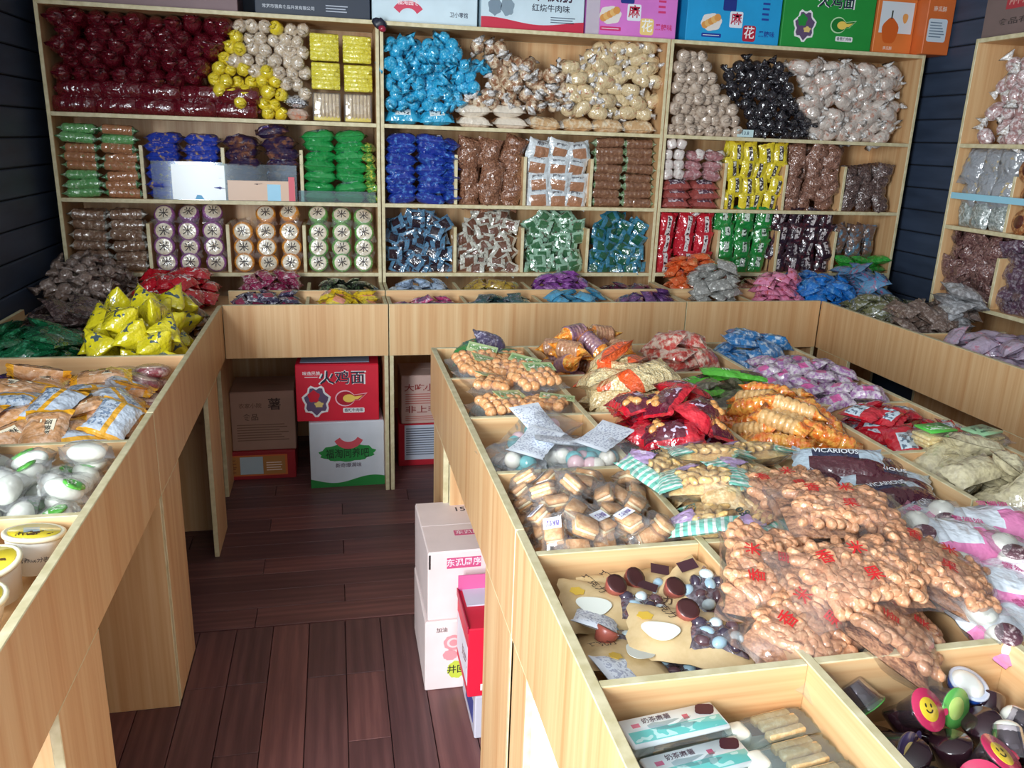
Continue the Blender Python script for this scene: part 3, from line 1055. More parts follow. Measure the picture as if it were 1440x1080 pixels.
def rice_kind(colname, col):
    side = pmat(colname + '_side', col, spots=((240, 236, 230), 60, 0.66), coat=1)
    face = pmat(colname + '_cake_face', (222, 206, 176), spots=((236, 226, 206), 40, 0.5), coat=0.8, bump=0.3)
    m = lathe([(-0.022, 0.034), (-0.016, 0.046), (0.016, 0.046), (0.0215, 0.0375), (0.022, 0.034)], 18, [face, side], 'cake', None, None, [1, 1, 1, 0], axis='z')
    fm = pillow(0.118, 0.100, 0.060, CLEAR, seed=hash_(colname), seal=0.08, name='film')
    return Kind('rice_cake', 'rice cake', f'round cream rice cake with a black character in {colname} edged clear wrap', f'{colname} edged rice cakes', [m], (0.09, 0.09, 0.05), [('lettering', rice_t, T(0, 0, 0.0228)), ('film', fm, T(0, 0, 0, rot(0, 0, PI / 2)))])


for i, (cn, cc_) in enumerate((('purple', (150, 84, 150)), ('orange', (226, 150, 52)), ('green', (110, 170, 84)))):
    k = rice_kind(cn, cc_)
    x0, x1 = B1[i + 1] + 0.012, B1[i + 2] - 0.012
    for r in range(4):
        for c in range(3):
            x = x0 + (c + 0.5) * (x1 - x0) / 3 + jit(0.005)
            z = zC + 0.046 + 0.073 * r
            if r == 3:
                if (i == 1 and c == 0):
                    continue
                q = rot(jit(0.2) + 0.95, jit(0.2), jit(0.3))
                spawn(k, T(x, YS + 0.075, z + 0.0 + jit(0.01), q), place_label(k, r, c))
            else:
                spawn(k, T(x, YS + 0.04 + jit(0.008), z, rot(jit(0.1), 0, jit(0.12)) @ FACE @ rot(0, 0, jit(0.3))), place_label(k, r, c))

# --- unit two, top shelf
B2 = (0.242, 0.5855, 0.929, 1.2725, 1.616)
cy_m = pmat('cyan_foil', (38, 160, 206), spots=((120, 206, 232), 50, 0.6), rough=0.22, coat=1, bump=1)
cyan = Kind('twist_sweet', 'sweet', 'bright blue twist-wrapped sweet in the heap on the top shelf', 'bright blue twist sweets', [twist(0.029, 0.05, 0.03, cy_m)], (0.11, 0.06, 0.06))
cl = lambda z: 0.60 if z < 1.74 else (0.62 if z < 1.80 else (0.70 if z < 1.9 else (0.74 if z < 1.97 else 0.60)))
tiers(0.255, 0.76, zA + 0.07, cyan, YS + 0.06, END, 0.054, 0.045, 7, jr=0.9, jx=0.01, jz=0.008, jy=0.035, stagger=0.5, skip=lambda x, z: x > cl(z))
spawn(cyan, T(0.53, YS + 0.08, zA + 0.395, rot(0.4, 0.3, 0.4)))
k = packs('cake_packet', 'packet', 'bright blue cake packet with a white label lying below the blue sweets', 'blue cake packets', 0.155, 0.085, 0.062, pmat('cyan_print', (44, 166, 208), panels=((0.3, 0.72, 0.2, 0.8, (222, 232, 232)),), marks=(0.33, 0.68, 0.25, 0.75, (40, 60, 70), 90), coat=1))
tiers(0.255, 0.565, zA, k, YS + 0.06, rot(0.5, 0, 0), 0.155, 0.066, 1, jr=0.05)
br_m = pmat('egg_roll_brown', (150, 104, 74), spots=((226, 206, 176), 26, 0.52), coat=1, bump=1)
br_e = pmat('clear_twist', (196, 186, 176), spots=((240, 240, 240), 60, 0.52), coat=1, bump=1)
eggroll = Kind('egg_roll', 'egg roll', 'brown and cream wrapped egg roll in the heap beside the blue sweets', 'wrapped egg rolls', [twist(0.028, 0.07, 0.024, [br_m, br_e])], (0.12, 0.06, 0.06))
hill = lambda x: zA + 0.39 - 0.10 * max(0, math.sin((x - 0.75) * 6)) * (x > 0.78)
tiers(0.62, 1.16, zA + 0.085, eggroll, YS + 0.07, END, 0.062, 0.049, 6, jr=0.8, jx=0.012, jz=0.01, jy=0.03, stagger=0.5, skip=lambda x, z: x < cl(z) + 0.02, top=hill)
cr_m = pmat('cream_red_wrap', (214, 192, 150), spots=((176, 66, 52), 20, 0.66), coat=1, bump=0.9)
creamy = Kind('cake_twist', 'cake', 'cream and red wrapped small cake in the heap at the right of the top shelf', 'cream and red small cakes', [twist(0.030, 0.085, 0.02, [cr_m, br_e])], (0.12, 0.06, 0.06))
tiers(1.10, 1.585, zA + 0.075, creamy, YS + 0.07, SIDE, 0.078, 0.050, 7, jr=0.6, jx=0.014, jz=0.01, jy=0.03, stagger=0.5, top=lambda x: zA + 0.27 + 0.28 * min(1, max(0, (x - 1.08) / 0.35)))
k = packs('bread_packet', 'bread', 'brown topped bread in clear wrap, two high below the egg rolls', 'brown topped breads', 0.165, 0.085, 0.055, pmat('bread_brown', (176, 128, 92), stripes=((226, 214, 196), 1, 'y', 0.4), panels=((0.3, 0.7, 0.55, 0.9, (80, 56, 46)),), coat=1))
tiers(0.59, 0.935, zA, k, YS + 0.06, rot(0.3, 0, 0), 0.172, 0.056, 2, jr=0.05, jx=0.01)
k = packs('bread_packet', 'bread', 'pale long bread in clear wrap along the bottom of the top shelf', 'pale long breads', 0.165, 0.09, 0.062, pmat('bread_pale', (206, 166, 118), spots=((232, 214, 182), 22, 0.55), ends=(226, 218, 206), ew=0.1, coat=1))
tiers(0.94, 1.60, zA, k, YS + 0.06, rot(0.3, 0, 0), 0.165, 0.06, 1, jr=0.06, jx=0.008)

# --- unit two, middle shelf
k = packs('cake_packet', 'packet', 'deep blue shiny packet stacked under the bright blue sweets', 'deep blue packets', 0.15, 0.085, 0.052, pmat('deep_blue_print', (26, 52, 150), spots=((92, 150, 220), 26, 0.6), panels=((0.35, 0.8, 0.3, 0.7, (30, 34, 70)),), marks=(0.3, 0.8, 0.3, 0.7, (210, 220, 240), 80), coat=1))
tiers(B2[0] + 0.006, B2[1] - 0.045, zBb, k, YS + 0.055, SIDE, 0.15, 0.046, 7, jr=0.13, back=0.06)
k = Kind('cake_packet', 'packet', 'deep blue packet end-on by the divider', 'end-on deep blue packets', k.meshes, k.size)
tiers(B2[1] - 0.055, B2[1] - 0.006, zBb, k, YS + 0.09, END, 0.05, 0.05, 6, jr=0.15)
nut_m = pmat('brown_nut_bag', (104, 66, 50), spots=((158, 112, 86), 70, 0.5), coat=1, bump=1, bscale=70, rough=0.25)
k = packs('dried_fruit_bag', 'bag', 'clear bag of brown dried fruit standing in the middle bin of the shelves', 'brown dried fruit bags', 0.135, 0.115, 0.075, nut_m, seal=0.10, wr=0.35)
tiers(B2[1] + 0.014, B2[2] - 0.012, zBb, k, YS + 0.06, UPR, 0.11, 0.10, 3, jr=0.35, jz=0.015, jx=0.015, jy=0.03, back=0.08)
lab_t = text_mesh('榴莲饼', 0.019, plain((60, 52, 60), 0.6))
pouch = pmat('white_pouch', (206, 214, 218), panels=((0.22, 0.78, 0.12, 0.6, (170, 122, 92)),), ends=(222, 230, 234), ew=0.1, coat=1)
k = packs('cake_pouch', 'pouch', 'white-edged pouch with a brown cake window and black lettering', 'white-edged cake pouches', 0.118, 0.098, 0.04, pouch, parts=[('lettering', lab_t, T(0, 0.022, 0.0185))], seal=0.09)
tiers(B2[2] + 0.02, B2[3] - 0.02, zBb, k, YS + 0.05, FACE, 0.102, 0.078, 4, jr=0.22, jx=0.01, jz=0.006, stagger=0.1, back=0.06)
k = Kind('biscuit_roll', 'biscuit roll', 'chocolate brown biscuit roll with green ends beside the black sweets shelf', 'chocolate biscuit rolls', [rollpack(0.0215, 0.125, [pmat('choc_roll', (126, 88, 66), spots=((166, 128, 100), 34, 0.6), coat=1), pmat('green_crimp', (96, 130, 84), spots=((190, 200, 180), 60, 0.56), coat=1, bump=1)], 6, 0.02)], (0.16, 0.04, 0.04))
tiers(B2[3] + 0.012, B2[4] - 0.010, zBb, k, YS + 0.05, SIDE, 0.162, 0.042, 8, jr=0.06, back=0.05)

# --- unit two, low shelf: four bins of little square sachets
for i, (cn, base, sp, pn) in enumerate((('steel blue', (84, 128, 160), (70, 46, 48), (44, 34, 44)), ('white and brown', (196, 196, 184), (92, 62, 52), (110, 74, 60)), ('white and green', (150, 190, 164), (86, 60, 50), (60, 110, 74)), ('teal', (52, 122, 150), (40, 74, 62), (30, 90, 66)))):
    mm = pmat('sachet_' + cn.replace(' ', '_'), base, panels=((0.25, 0.75, 0.2, 0.8, pn),), spots=(sp, 34, 0.60), coat=0.9, rough=0.25)
    k = packs(cn.split()[-1] + '_sachet', 'sachet', f'{cn} square sachet in the bins of the low middle shelf', f'{cn} square sachets', 0.078, 0.07, 0.02, mm, 3, nx=9, ny=7)
    x0, x1 = B2[i] + 0.012, B2[i + 1] - 0.012
    xc = (x0 + x1) / 2 + 0.02
    tiers(x0 + 0.01, x1 - 0.01, zC, k, YS + 0.045, FACE, 0.062, 0.036, 8, jr=0.6, jx=0.014, jz=0.008, jy=0.02, lean=0.008, stagger=0.5, back=0.05, top=lambda x: zC + 0.30 - 1.6 * (x - xc) ** 2 - 0.3 * abs(x - xc), skip=lambda x, z: x > x1 - 0.02 or x < x0 + 0.02)

# --- unit three, top shelf
B3 = (1.652, 2.0, 2.347, 2.695, 3.042)
bb = Kind('twist_sweet', 'sweet', 'beige cubelike wrapped sweet on the top shelf beside the black sweets', 'beige cubelike sweets', [twist(0.027, 0.05, 0.012, pmat('beige_cube', (196, 178, 160), spots=((120, 92, 84), 40, 0.64), coat=1), fan=0.6, square=True)], (0.075, 0.055, 0.055))
tiers(1.665, 2.13, zA, bb, YS + 0.05, END, 0.053, 0.050, 8, jr=0.35, jx=0.006, jz=0.005, jy=0.02, stagger=0.5, skip=lambda x, z: x > 2.10 - 0.28 * (z - zA) / 0.4, top=lambda x: zA + 0.39 - 0.06 * max(0, x - 1.85))
bk = Kind('twist_sweet', 'sweet', 'black glossy twist-wrapped sweet in the heap on the top shelf', 'black twist sweets', [twist(0.027, 0.05, 0.032, pmat('black_foil', (36, 33, 38), spots=((92, 92, 100), 60, 0.62), rough=0.2, coat=1, bump=1))], (0.11, 0.055, 0.055))
tiers(1.96, 2.48, zA, bk, YS + 0.055, SIDE, 0.055, 0.046, 8, jr=1.0, jx=0.012, jz=0.008, jy=0.03, stagger=0.5, skip=lambda x, z: x < 2.14 - 0.28 * (z - zA) / 0.4 or x > 2.47 - 0.2 * (z - zA) / 0.4, top=lambda x: zA + 0.40 - 0.5 * max(0, x - 2.2))
wo = Kind('cake_twist', 'cake', 'white and orange clear-wrapped cake in the heap at the end of the top shelf', 'white and orange wrapped cakes', [twist(0.033, 0.095, 0.022, [pmat('white_orange', (206, 194, 184), spots=((186, 106, 74), 20, 0.62), coat=1, bump=1), br_e])], (0.13, 0.065, 0.065))
tiers(2.33, 2.95, zA, wo, YS + 0.06, SIDE, 0.078, 0.054, 7, jr=0.7, jx=0.016, jz=0.01, jy=0.03, stagger=0.5, skip=lambda x, z: x < 2.52 - 0.25 * (z - zA) / 0.4, top=lambda x: zA + 0.40)
tag = link('price_tag', box_mesh('price_tag', -0.045, 0.045, -0.0006, 0.0006, -0.018, 0.018, plain((196, 222, 224), 0.4), 0), None, T(2.08, YS + 0.002, zA + 0.02), label='small pale blue price tag at the foot of the beige sweets', category='price tag')
link('lettering', text_mesh('13.8', 0.024, plain((50, 70, 90), 0.6)), tag, T(0, -0.0009, 0, FACE))

# --- unit three, middle shelf
k = Kind('twist_sweet', 'sweet', 'white cube sweet in clear wrap on the middle shelf over the red packets', 'white cube sweets', [rbox(0.046, 0.046, 0.046, 0.012, pmat('white_cube', (222, 214, 208), spots=((190, 160, 160), 30, 0.6), coat=1))], (0.05, 0.05, 0.05))
tiers(1.665, 1.985, zBb + 0.145, k, YS + 0.045, FACE, 0.050, 0.050, 4, jr=0.3, jx=0.006, top=lambda x: zBb + (0.36 if x < 1.76 else 0.29), skip=lambda x, z: 1.78 < x < 1.93 and z < zBb + 0.27)
k = packs('cake_packet', 'packet', 'dusty pink packet in the middle of the white cube sweets', 'dusty pink packets', 0.10, 0.07, 0.045, pmat('dusty_pink', (176, 120, 124), spots=((226, 206, 206), 30, 0.6), coat=1))
tiers(1.775, 1.975, zBb + 0.145, k, YS + 0.04, SIDE, 0.10, 0.048, 3, jr=0.2)
k = packs('cake_packet', 'packet', 'brick red packet with a dark label below the white cube sweets', 'brick red packets', 0.15, 0.085, 0.05, pmat('brick_red', (160, 78, 72), panels=((0.25, 0.75, 0.2, 0.8, (90, 66, 84)),), marks=(0.25, 0.75, 0.2, 0.8, (210, 200, 205), 90), coat=1))
tiers(1.662, 1.985, zBb, k, YS + 0.05, rot(0.4, 0, 0), 0.155, 0.046, 3, jr=0.06)
k = packs('cake_packet', 'packet', 'yellow packet with a dark white-lettered band on the middle shelf', 'yellow lettered packets', 0.11, 0.085, 0.042, pmat('yellow_print', (226, 206, 52), spots=((150, 110, 50), 20, 0.66), panels=((0.2, 0.8, 0.4, 0.62, (66, 58, 60)),), marks=(0.22, 0.78, 0.42, 0.6, (240, 238, 220), 110), coat=1))
tiers(B3[1] + 0.016, B3[2] - 0.016, zBb, k, YS + 0.05, UPR, 0.078, 0.082, 4, jr=0.22, jx=0.012, jz=0.008, stagger=0.2, back=0.06)
k = packs('dried_fruit_bag', 'bag', 'clear bag of reddish brown dried meat beside the yellow packets', 'reddish brown dried bags', 0.12, 0.10, 0.065, pmat('brown_dried', (110, 74, 62), spots=((160, 118, 100), 75, 0.5), coat=1, bump=1, bscale=80), seal=0.08, wr=0.25)
tiers(B3[2] + 0.02, B3[3] - 0.03, zBb, k, YS + 0.06, UPR, 0.10, 0.082, 4, jr=0.4, jz=0.014, jx=0.014, jy=0.03, back=0.07)
k = packs('dried_fruit_bag', 'bag', 'clear bag of blackish dried plums at the right end of the middle shelf', 'blackish dried plum bags', 0.115, 0.10, 0.06, pmat('black_dried', (72, 54, 52), spots=((120, 98, 92), 75, 0.52), coat=1, bump=1, bscale=80), seal=0.08, wr=0.25)
tiers(B3[3] + 0.02, B3[4] - 0.05, zBb, k, YS + 0.06, UPR, 0.10, 0.076, 3, jr=0.4, jz=0.014, jx=0.014, jy=0.03, back=0.07)

# --- unit three, low shelf
k = packs('snack_packet', 'packet', 'upright red packet with a white name strip on the low shelf', 'upright red packets', 0.115, 0.095, 0.05, pmat('red_name_strip', (190, 30, 48), panels=((0.12, 0.88, 0.40, 0.62, (226, 222, 220)),), marks=(0.14, 0.86, 0.42, 0.60, (70, 40, 50), 90), coat=1))
tiers(B3[0] + 0.01, B3[1] - 0.02, zC, k, YS + 0.045, UPR, 0.10, 0.098, 3, jr=0.14, jx=0.008, back=0.06)
spawn(k, T(1.86, YS + 0.07, zC + 0.30, rot(0.2, 0.9, 0) @ UPR))
k = packs('snack_packet', 'packet', 'upright grass green packet on the low shelf beside the red ones', 'upright green packets', 0.115, 0.095, 0.05, pmat('green_name_strip', (30, 136, 60), spots=((150, 80, 60), 18, 0.68), panels=((0.2, 0.6, 0.35, 0.6, (206, 220, 206)),), marks=(0.2, 0.6, 0.35, 0.6, (40, 60, 50), 90), coat=1))
tiers(B3[1] - 0.01, B3[2] - 0.03, zC, k, YS + 0.05, UPR, 0.095, 0.082, 4, jr=0.22, jx=0.012, back=0.06)
k = packs('snack_packet', 'packet', 'blackish maroon packet with pale lettering on the low shelf', 'blackish maroon packets', 0.115, 0.095, 0.05, pmat('maroon_black', (48, 30, 42), spots=((120, 44, 52), 20, 0.62), panels=((0.2, 0.7, 0.38, 0.6, (200, 190, 190)),), marks=(0.2, 0.7, 0.38, 0.6, (50, 30, 40), 90), coat=1))
tiers(B3[2] - 0.02, B3[3] - 0.01, zC, k, YS + 0.05, UPR, 0.09, 0.082, 4, jr=0.3, jx=0.012, back=0.06)
k = packs('snack_packet', 'packet', 'clear and brown crinkled packet with blue corners near the navy wall', 'clear brown crinkled packets', 0.10, 0.08, 0.035, pmat('mixed_brown', (120, 92, 78), spots=((90, 140, 170), 22, 0.58), coat=1, bump=1))
tiers(B3[3] + 0.01, B3[4] - 0.08, zC + 0.10, k, YS + 0.06, UPR, 0.078, 0.075, 2, jr=0.5, jx=0.015, back=0.06)
k = packs('snack_packet', 'packet', 'bright lime green crinkled packet near the navy wall', 'lime green packets', 0.12, 0.085, 0.04, pmat('lime_foil', (48, 170, 60), spots=((120, 210, 110), 40, 0.6), coat=1, bump=1))
tiers(B3[3] + 0.04, B3[4] - 0.02, zC, k, YS + 0.03, SIDE, 0.105, 0.045, 2, jr=0.35, jx=0.02)

# --- right wall shelves (frame: x along the shelf from its far end, y into the shelf)
FR = Matrix.Translation((2.81, 3.40, 0)) @ Matrix.Rotation(-PI / 2, 4, 'Z')
k = Kind('cake_twist', 'cake', 'pinkish clear-wrapped cake heaped on the top shelf of the right wall', 'pinkish clear-wrapped cakes', [twist(0.03, 0.075, 0.024, [pmat('pinkish_wrap', (170, 130, 128), spots=((226, 216, 216), 36, 0.54), coat=1, bump=1), br_e])], (0.12, 0.06, 0.06))
tiers(0.10, 0.95, zA, k, 0.07, UPR, 0.066, 0.058, 6, jr=0.8, jx=0.014, jz=0.01, jy=0.03, stagger=0.5, F=FR, skip=lambda x, z: x < 0.10 + 0.12 * (z - zA))
k = packs('sweet_bag', 'bag', 'clear bag of grey and yellow wrapped sweets on the right wall shelf', 'clear grey and yellow bags', 0.15, 0.13, 0.07, pmat('grey_yellow', (150, 154, 160), spots=((214, 176, 60), 14, 0.66), coat=1, bump=1), seal=0.08)
tiers(0.05, 0.33, zBb + 0.12, k, 0.06, UPR, 0.10, 0.10, 2, jr=0.3, F=FR)
k = packs('sweet_bag', 'bag', 'clear bag of grey-green wrapped sweets under the pale blue strip', 'grey-green sweet bags', 0.13, 0.11, 0.06, pmat('grey_green', (134, 144, 140), spots=((196, 204, 202), 40, 0.55), coat=1, bump=1), seal=0.08)
tiers(0.04, 0.33, zBb, k, 0.05, UPR, 0.095, 0.12, 1, jr=0.2, F=FR)
st = link('label_strip', box_mesh('label_strip', 0.0, 0.62, -0.001, 0.001, -0.014, 0.014, plain((150, 206, 226), 0.25), 0), None, FR @ T(0.02, 0.002, zBb + 0.135), label='pale blue glossy label strip across the right wall shelf', category='label strip')
ring = []
k = Kind('ring_biscuit', 'biscuit', 'round brown iced biscuit standing in the right wall shelf bin', 'round brown iced biscuits', [disc(0.05, 0.02, pmat('iced_biscuit', (150, 92, 54), spots=((206, 160, 110), 30, 0.56), coat=0.6), rim=0.4)], (0.1, 0.1, 0.02), [('icing', disc(0.026, 0.006, plain((88, 42, 30), 0.3, coat=0.6)), T(0, 0, 0.011))])
tiers(0.37, 0.80, zBb, k, 0.04, FACE, 0.105, 0.105, 3, jr=0.15, F=FR)
k = packs('dried_meat_packet', 'packet', 'maroon brown crinkled packet heaped on the low shelf of the right wall', 'maroon brown crinkled packets', 0.10, 0.07, 0.032, pmat('maroon_brown', (96, 60, 60), spots=((150, 116, 108), 60, 0.54), coat=1, bump=1, bscale=80), nx=11, ny=7, wr=0.2)
tiers(0.03, 0.34, zC, k, 0.05, FACE, 0.07, 0.044, 7, jr=0.7, jx=0.015, F=FR, back=0.06)
k = packs('dried_meat_packet', 'packet', 'plum purple crinkled packet in the second bin of the right wall low shelf', 'plum purple crinkled packets', 0.12, 0.08, 0.035, pmat('plum_wrap', (84, 56, 76), spots=((150, 140, 150), 40, 0.56), coat=1, bump=1), nx=11, ny=7)
tiers(0.37, 0.68, zC, k, 0.05, FACE, 0.08, 0.05, 6, jr=0.5, jx=0.015, F=FR, back=0.06)

# ------------------------------------------------------------------ goods heaped on the side and back counters
def kpack(label, group, L, W, H, mat, name='snack_packet', cat='packet', **kw):
    return packs(name, cat, label, group, L, W, H, mat, **kw)


# left counter, far bin
yel = pmat('yellow_packet', (226, 212, 36), spots=((196, 186, 60), 18, 0.66), rough=0.25, coat=1, marks=(0.3, 0.7, 0.25, 0.75, (70, 90, 96), 55))
bear = plain((70, 92, 100), 0.4)
yk = Kind('corner_packet', 'packet', 'yellow four-cornered puffed packet in the heap on the left counter', 'yellow four-cornered packets', [tetra(0.105, yel, i) for i in range(3)], (0.115, 0.105, 0.08))
heap(-0.87, -0.497, 2.785, 3.42, 0.80, yk, 42, crown=0.03, tiltmax=0.5, over=0.1)
gk = kpack(name='flat_packet', cat='packet', label='dark green flat packet in the heap beside the left wall', group='dark green flat packets', L=0.13, W=0.095, H=0.03, mat=pmat('dark_green_foil', (20, 96, 58), spots=((70, 160, 120), 30, 0.62), rough=0.22, coat=1))
heap(-1.225, -0.86, 2.785, 3.26, 0.80, gk, 46, crown=0.03)
bk_ = kpack(name='clear_packet', cat='packet', label='dark brown clear packet lying against the left wall', group='dark brown clear packets', L=0.16, W=0.11, H=0.04, mat=pmat('dark_brown_clear', (70, 54, 52), spots=((130, 112, 108), 26, 0.6), rough=0.2, coat=1))
heap(-1.225, -0.87, 3.22, 3.57, 0.80, bk_, 20, crown=0.03)
ok_ = kpack(name='small_packet', cat='packet', label='amber and black small packet between the yellow and red heaps', group='amber and black packets', L=0.095, W=0.065, H=0.03, mat=pmat('amber_black', (150, 100, 52), spots=((50, 38, 36), 24, 0.55), coat=1))
heap(-0.86, -0.497, 3.36, 3.565, 0.80, ok_, 34, crown=0.02)
spawn(kpack('teal blue oval packet lying among the amber and black packets', None, 0.11, 0.06, 0.03, pmat('teal_oval', (70, 130, 150), coat=1), nvar=1), T(-0.72, 3.42, 0.925, rot(0.1, 0, 0.2)))
# corner bin
fr = Kind('frilled_sweet', 'sweet', 'greyish brown frilled sweet in the corner heap by the wall', 'greyish brown frilled sweets', [twist(0.025, 0.05, 0.04, pmat('greybrown_frill', (128, 108, 98), spots=((186, 172, 164), 40, 0.6), coat=1, bump=1), fan=1.4)], (0.11, 0.06, 0.05))
heap(-1.225, -0.89, 3.58, 4.03, 0.846, fr, 62, crown=0.02, level=lambda x, y: 0.05 * (y - 3.58) / 0.45)
rdk = kpack(name='lettered_packet', cat='packet', label='crimson red packet with white lettering in the corner heap', group='crimson red packets', L=0.12, W=0.085, H=0.045, mat=pmat('crimson_foil', (196, 22, 40), spots=((226, 120, 120), 40, 0.68), rough=0.22, coat=1, marks=(0.3, 0.7, 0.3, 0.7, (240, 225, 225), 70)))
heap(-0.878, -0.50, 3.585, 4.03, 0.846, rdk, 40, crown=0.04)

# left counter, middle bin: orange cake packs, purple packs, tarts
LBL = plain((232, 222, 196), 0.45)
lab_o = box_mesh('label', -0.03, 0.03, -0.018, 0.018, -0.0005, 0.0005, LBL, 0)
lab_ot = text_mesh('蛋黄酥', 0.019, plain((40, 34, 30), 0.6))
ob = pmat('orange_cake_wrap', (206, 152, 104), ends=(240, 172, 40), ew=0.13, spots=((228, 190, 160), 24, 0.56), rough=0.22, coat=1)
oc = kpack('orange-ended clear cake packet, label side up, on the left counter', 'orange-ended packets label up', 0.165, 0.115, 0.042, ob, name='cake_packet', parts=[('label', lab_o, T(0.0, 0.01, 0.0195, rot(0, 0, 0)), [('lettering', lab_ot, T(0, 0, 0.0009))])])
obk = pmat('orange_cake_back', (196, 208, 222), ends=(240, 172, 40), ew=0.1, panels=((0.1, 0.9, 0.44, 0.56, (240, 176, 50)),), marks=(0.15, 0.85, 0.05, 0.42, (130, 150, 176), 120), rough=0.25, coat=1)
ocb = kpack('orange-ended cake packet showing its pale blue printed back', 'orange-ended packets back up', 0.165, 0.115, 0.042, obk, name='cake_packet')
pk = kpack(name='violet_packet', cat='packet', label='dark violet packet half hidden by the orange-ended packets', group='dark violet packets', L=0.13, W=0.09, H=0.035, mat=pmat('violet_foil', (70, 40, 96), spots=((130, 90, 150), 30, 0.62), coat=1))
heap(-1.225, -0.80, 2.30, 2.755, 0.80, pk, 30, crown=0.03)
tart = Kind('tart_pack', 'tart', 'clear-lidded red and cream tart pack by the counter edge', 'red and cream tart packs', [disc(0.055, 0.03, pmat('tart_red', (150, 40, 56), spots=((226, 196, 190), 22, 0.56), coat=1), rim=0.35)], (0.11, 0.11, 0.03), [('filling', disc(0.036, 0.008, pmat('tart_cream', (226, 200, 178), spots=((170, 60, 70), 40, 0.62), coat=1)), T(0, 0, 0.015)), ('film', ellipsoid(0.06, 0.06, 0.024, CLEAR, 14, 8, 'film'), T(0, 0, 0.004))])
heap(-0.80, -0.497, 2.42, 2.755, 0.80, tart, 14, tiltmax=0.4)
heap(-1.225, -0.497, 1.985, 2.62, 0.80, [oc, oc, ocb], 66, crown=0.035, tiltmax=0.5, over=0.05)

# left counter, near bins: white egg cakes and tubs
egg_m = pmat('white_cake', (232, 234, 222), spots=((214, 222, 206), 20, 0.6), rough=0.4, coat=0.6, bump=0.2)
egg_f = pillow(0.108, 0.070, 0.046, film(haze=0.10), seed=4, name='film')
leaf = ellipsoid(0.026, 0.018, 0.006, pmat('leaf_label', (92, 178, 72), marks=(0.15, 0.85, 0.3, 0.7, (232, 244, 228), 120), coat=0.8), 10, 6, 'label')
eggk = Kind('egg_cake', 'cake', 'white egg-shaped cake in clear wrap with a green leaf label', 'white egg cakes with leaf label', [ellipsoid(0.040, 0.026, 0.022, egg_m, 14, 9)], (0.09, 0.062, 0.046), [('film', egg_f, T(0, 0, 0)), ('label', leaf, T(0.010, -0.003, 0.020, rot(-0.1, 0.15, 0.2)))])
eggp = Kind('egg_cake', 'cake', 'plain white egg-shaped cake in clear wrap', 'plain white egg cakes', [ellipsoid(0.040, 0.026, 0.022, egg_m, 14, 9)], (0.09, 0.062, 0.046), [('film', egg_f, T(0, 0, 0))])
heap(-1.225, -0.497, 1.58, 1.95, 0.80, [eggk, eggp, eggp, eggk, eggp], 84, crown=0.01, tiltmax=0.4)

tub_m = plain((238, 238, 232), 0.35, coat=0.4)
tub_b = lathe([(-0.038, 0.032), (-0.036, 0.036), (0.020, 0.046), (0.030, 0.047)], 24, tub_m, 'tub', axis='z')
lid_rim = lathe([(0.0, 0.050), (0.003, 0.052), (0.008, 0.052), (0.010, 0.047), (0.008, 0.044)], 24, plain((240, 232, 200), 0.35, coat=0.4), 'lid', axis='z')
lid_face = disc(0.043, 0.003, pmat('yellow_lid', (238, 214, 60), panels=((0.3, 0.6, 0.4, 0.75, (190, 214, 222)),), marks=(0.15, 0.85, 0.2, 0.5, (96, 70, 40), 70), bump=0, coat=0.8), name='lid_face')
tub_t = text_mesh('布丁', 0.022, plain((74, 56, 36), 0.6))
tub_s = text_mesh('营养成分表', 0.010, plain((90, 90, 92), 0.6))
tubk = Kind('pudding_tub', 'tub', '', 'white pudding tubs', [tub_b], (0.1, 0.1, 0.07), [('lid', lid_rim, T(0, 0, 0.028), [('lid_face', lid_face, T(0, 0, 0.008)), ('lettering', tub_t, T(-0.008, -0.018, 0.0102))]), ('lettering', tub_s, T(0, -0.0415, -0.005, rot(PI / 2 - 0.17, 0, 0)))])
for x, y, z, rx, ry, rz, lab in ((-0.555, 1.490, 0.892, -0.12, 0.15, 0.3, 'white pudding tub with yellow lid nearest the egg cakes'),
                                 (-0.58, 1.375, 0.900, 0.1, -0.1, 0.2, 'white pudding tub with yellow lid, second from the egg cakes'),
                                 (-0.567, 1.252, 0.905, 0.05, 0.1, 0.1, 'white pudding tub with yellow lid, third from the egg cakes'),
                                 (-0.69, 1.47, 0.90, 0.2, 0.2, 0.5, 'white pudding tub with yellow lid beside the wall side of the first'),
                                 (-0.70, 1.33, 0.90, 0.0, -0.15, 0.9, 'white pudding tub with yellow lid behind the second tub'),
                                 (-0.69, 1.18, 0.90, 0.1, 0.1, 0.4, 'white pudding tub with yellow lid behind the third tub'),
                                 (-0.56, 1.11, 0.90, 0.1, 0.1, 0.4, 'white pudding tub with yellow lid at the near end of the left counter')):
    spawn(tubk, T(x, y, z - 0.04, rot(rx, ry, rz)), lab)
k = kpack(name='jelly_packet', cat='packet', label='clear packet of amber jelly behind the pudding tubs', group='amber jelly packets', L=0.14, W=0.10, H=0.04, mat=pmat('amber_jelly', (214, 160, 70), spots=((236, 210, 150), 20, 0.56), coat=1))
heap(-1.22, -0.74, 1.0, 1.55, 0.80, k, 30, crown=0.02)

# back counter bins
def bins(x0, x1, rear, kind, n, z=BFB, **kw):
    ya, yb = (3.812, 4.035) if rear else (3.596, 3.794)
    return heap(x0 + 0.012, x1 - 0.012, ya, yb, z, kind, n, **kw)


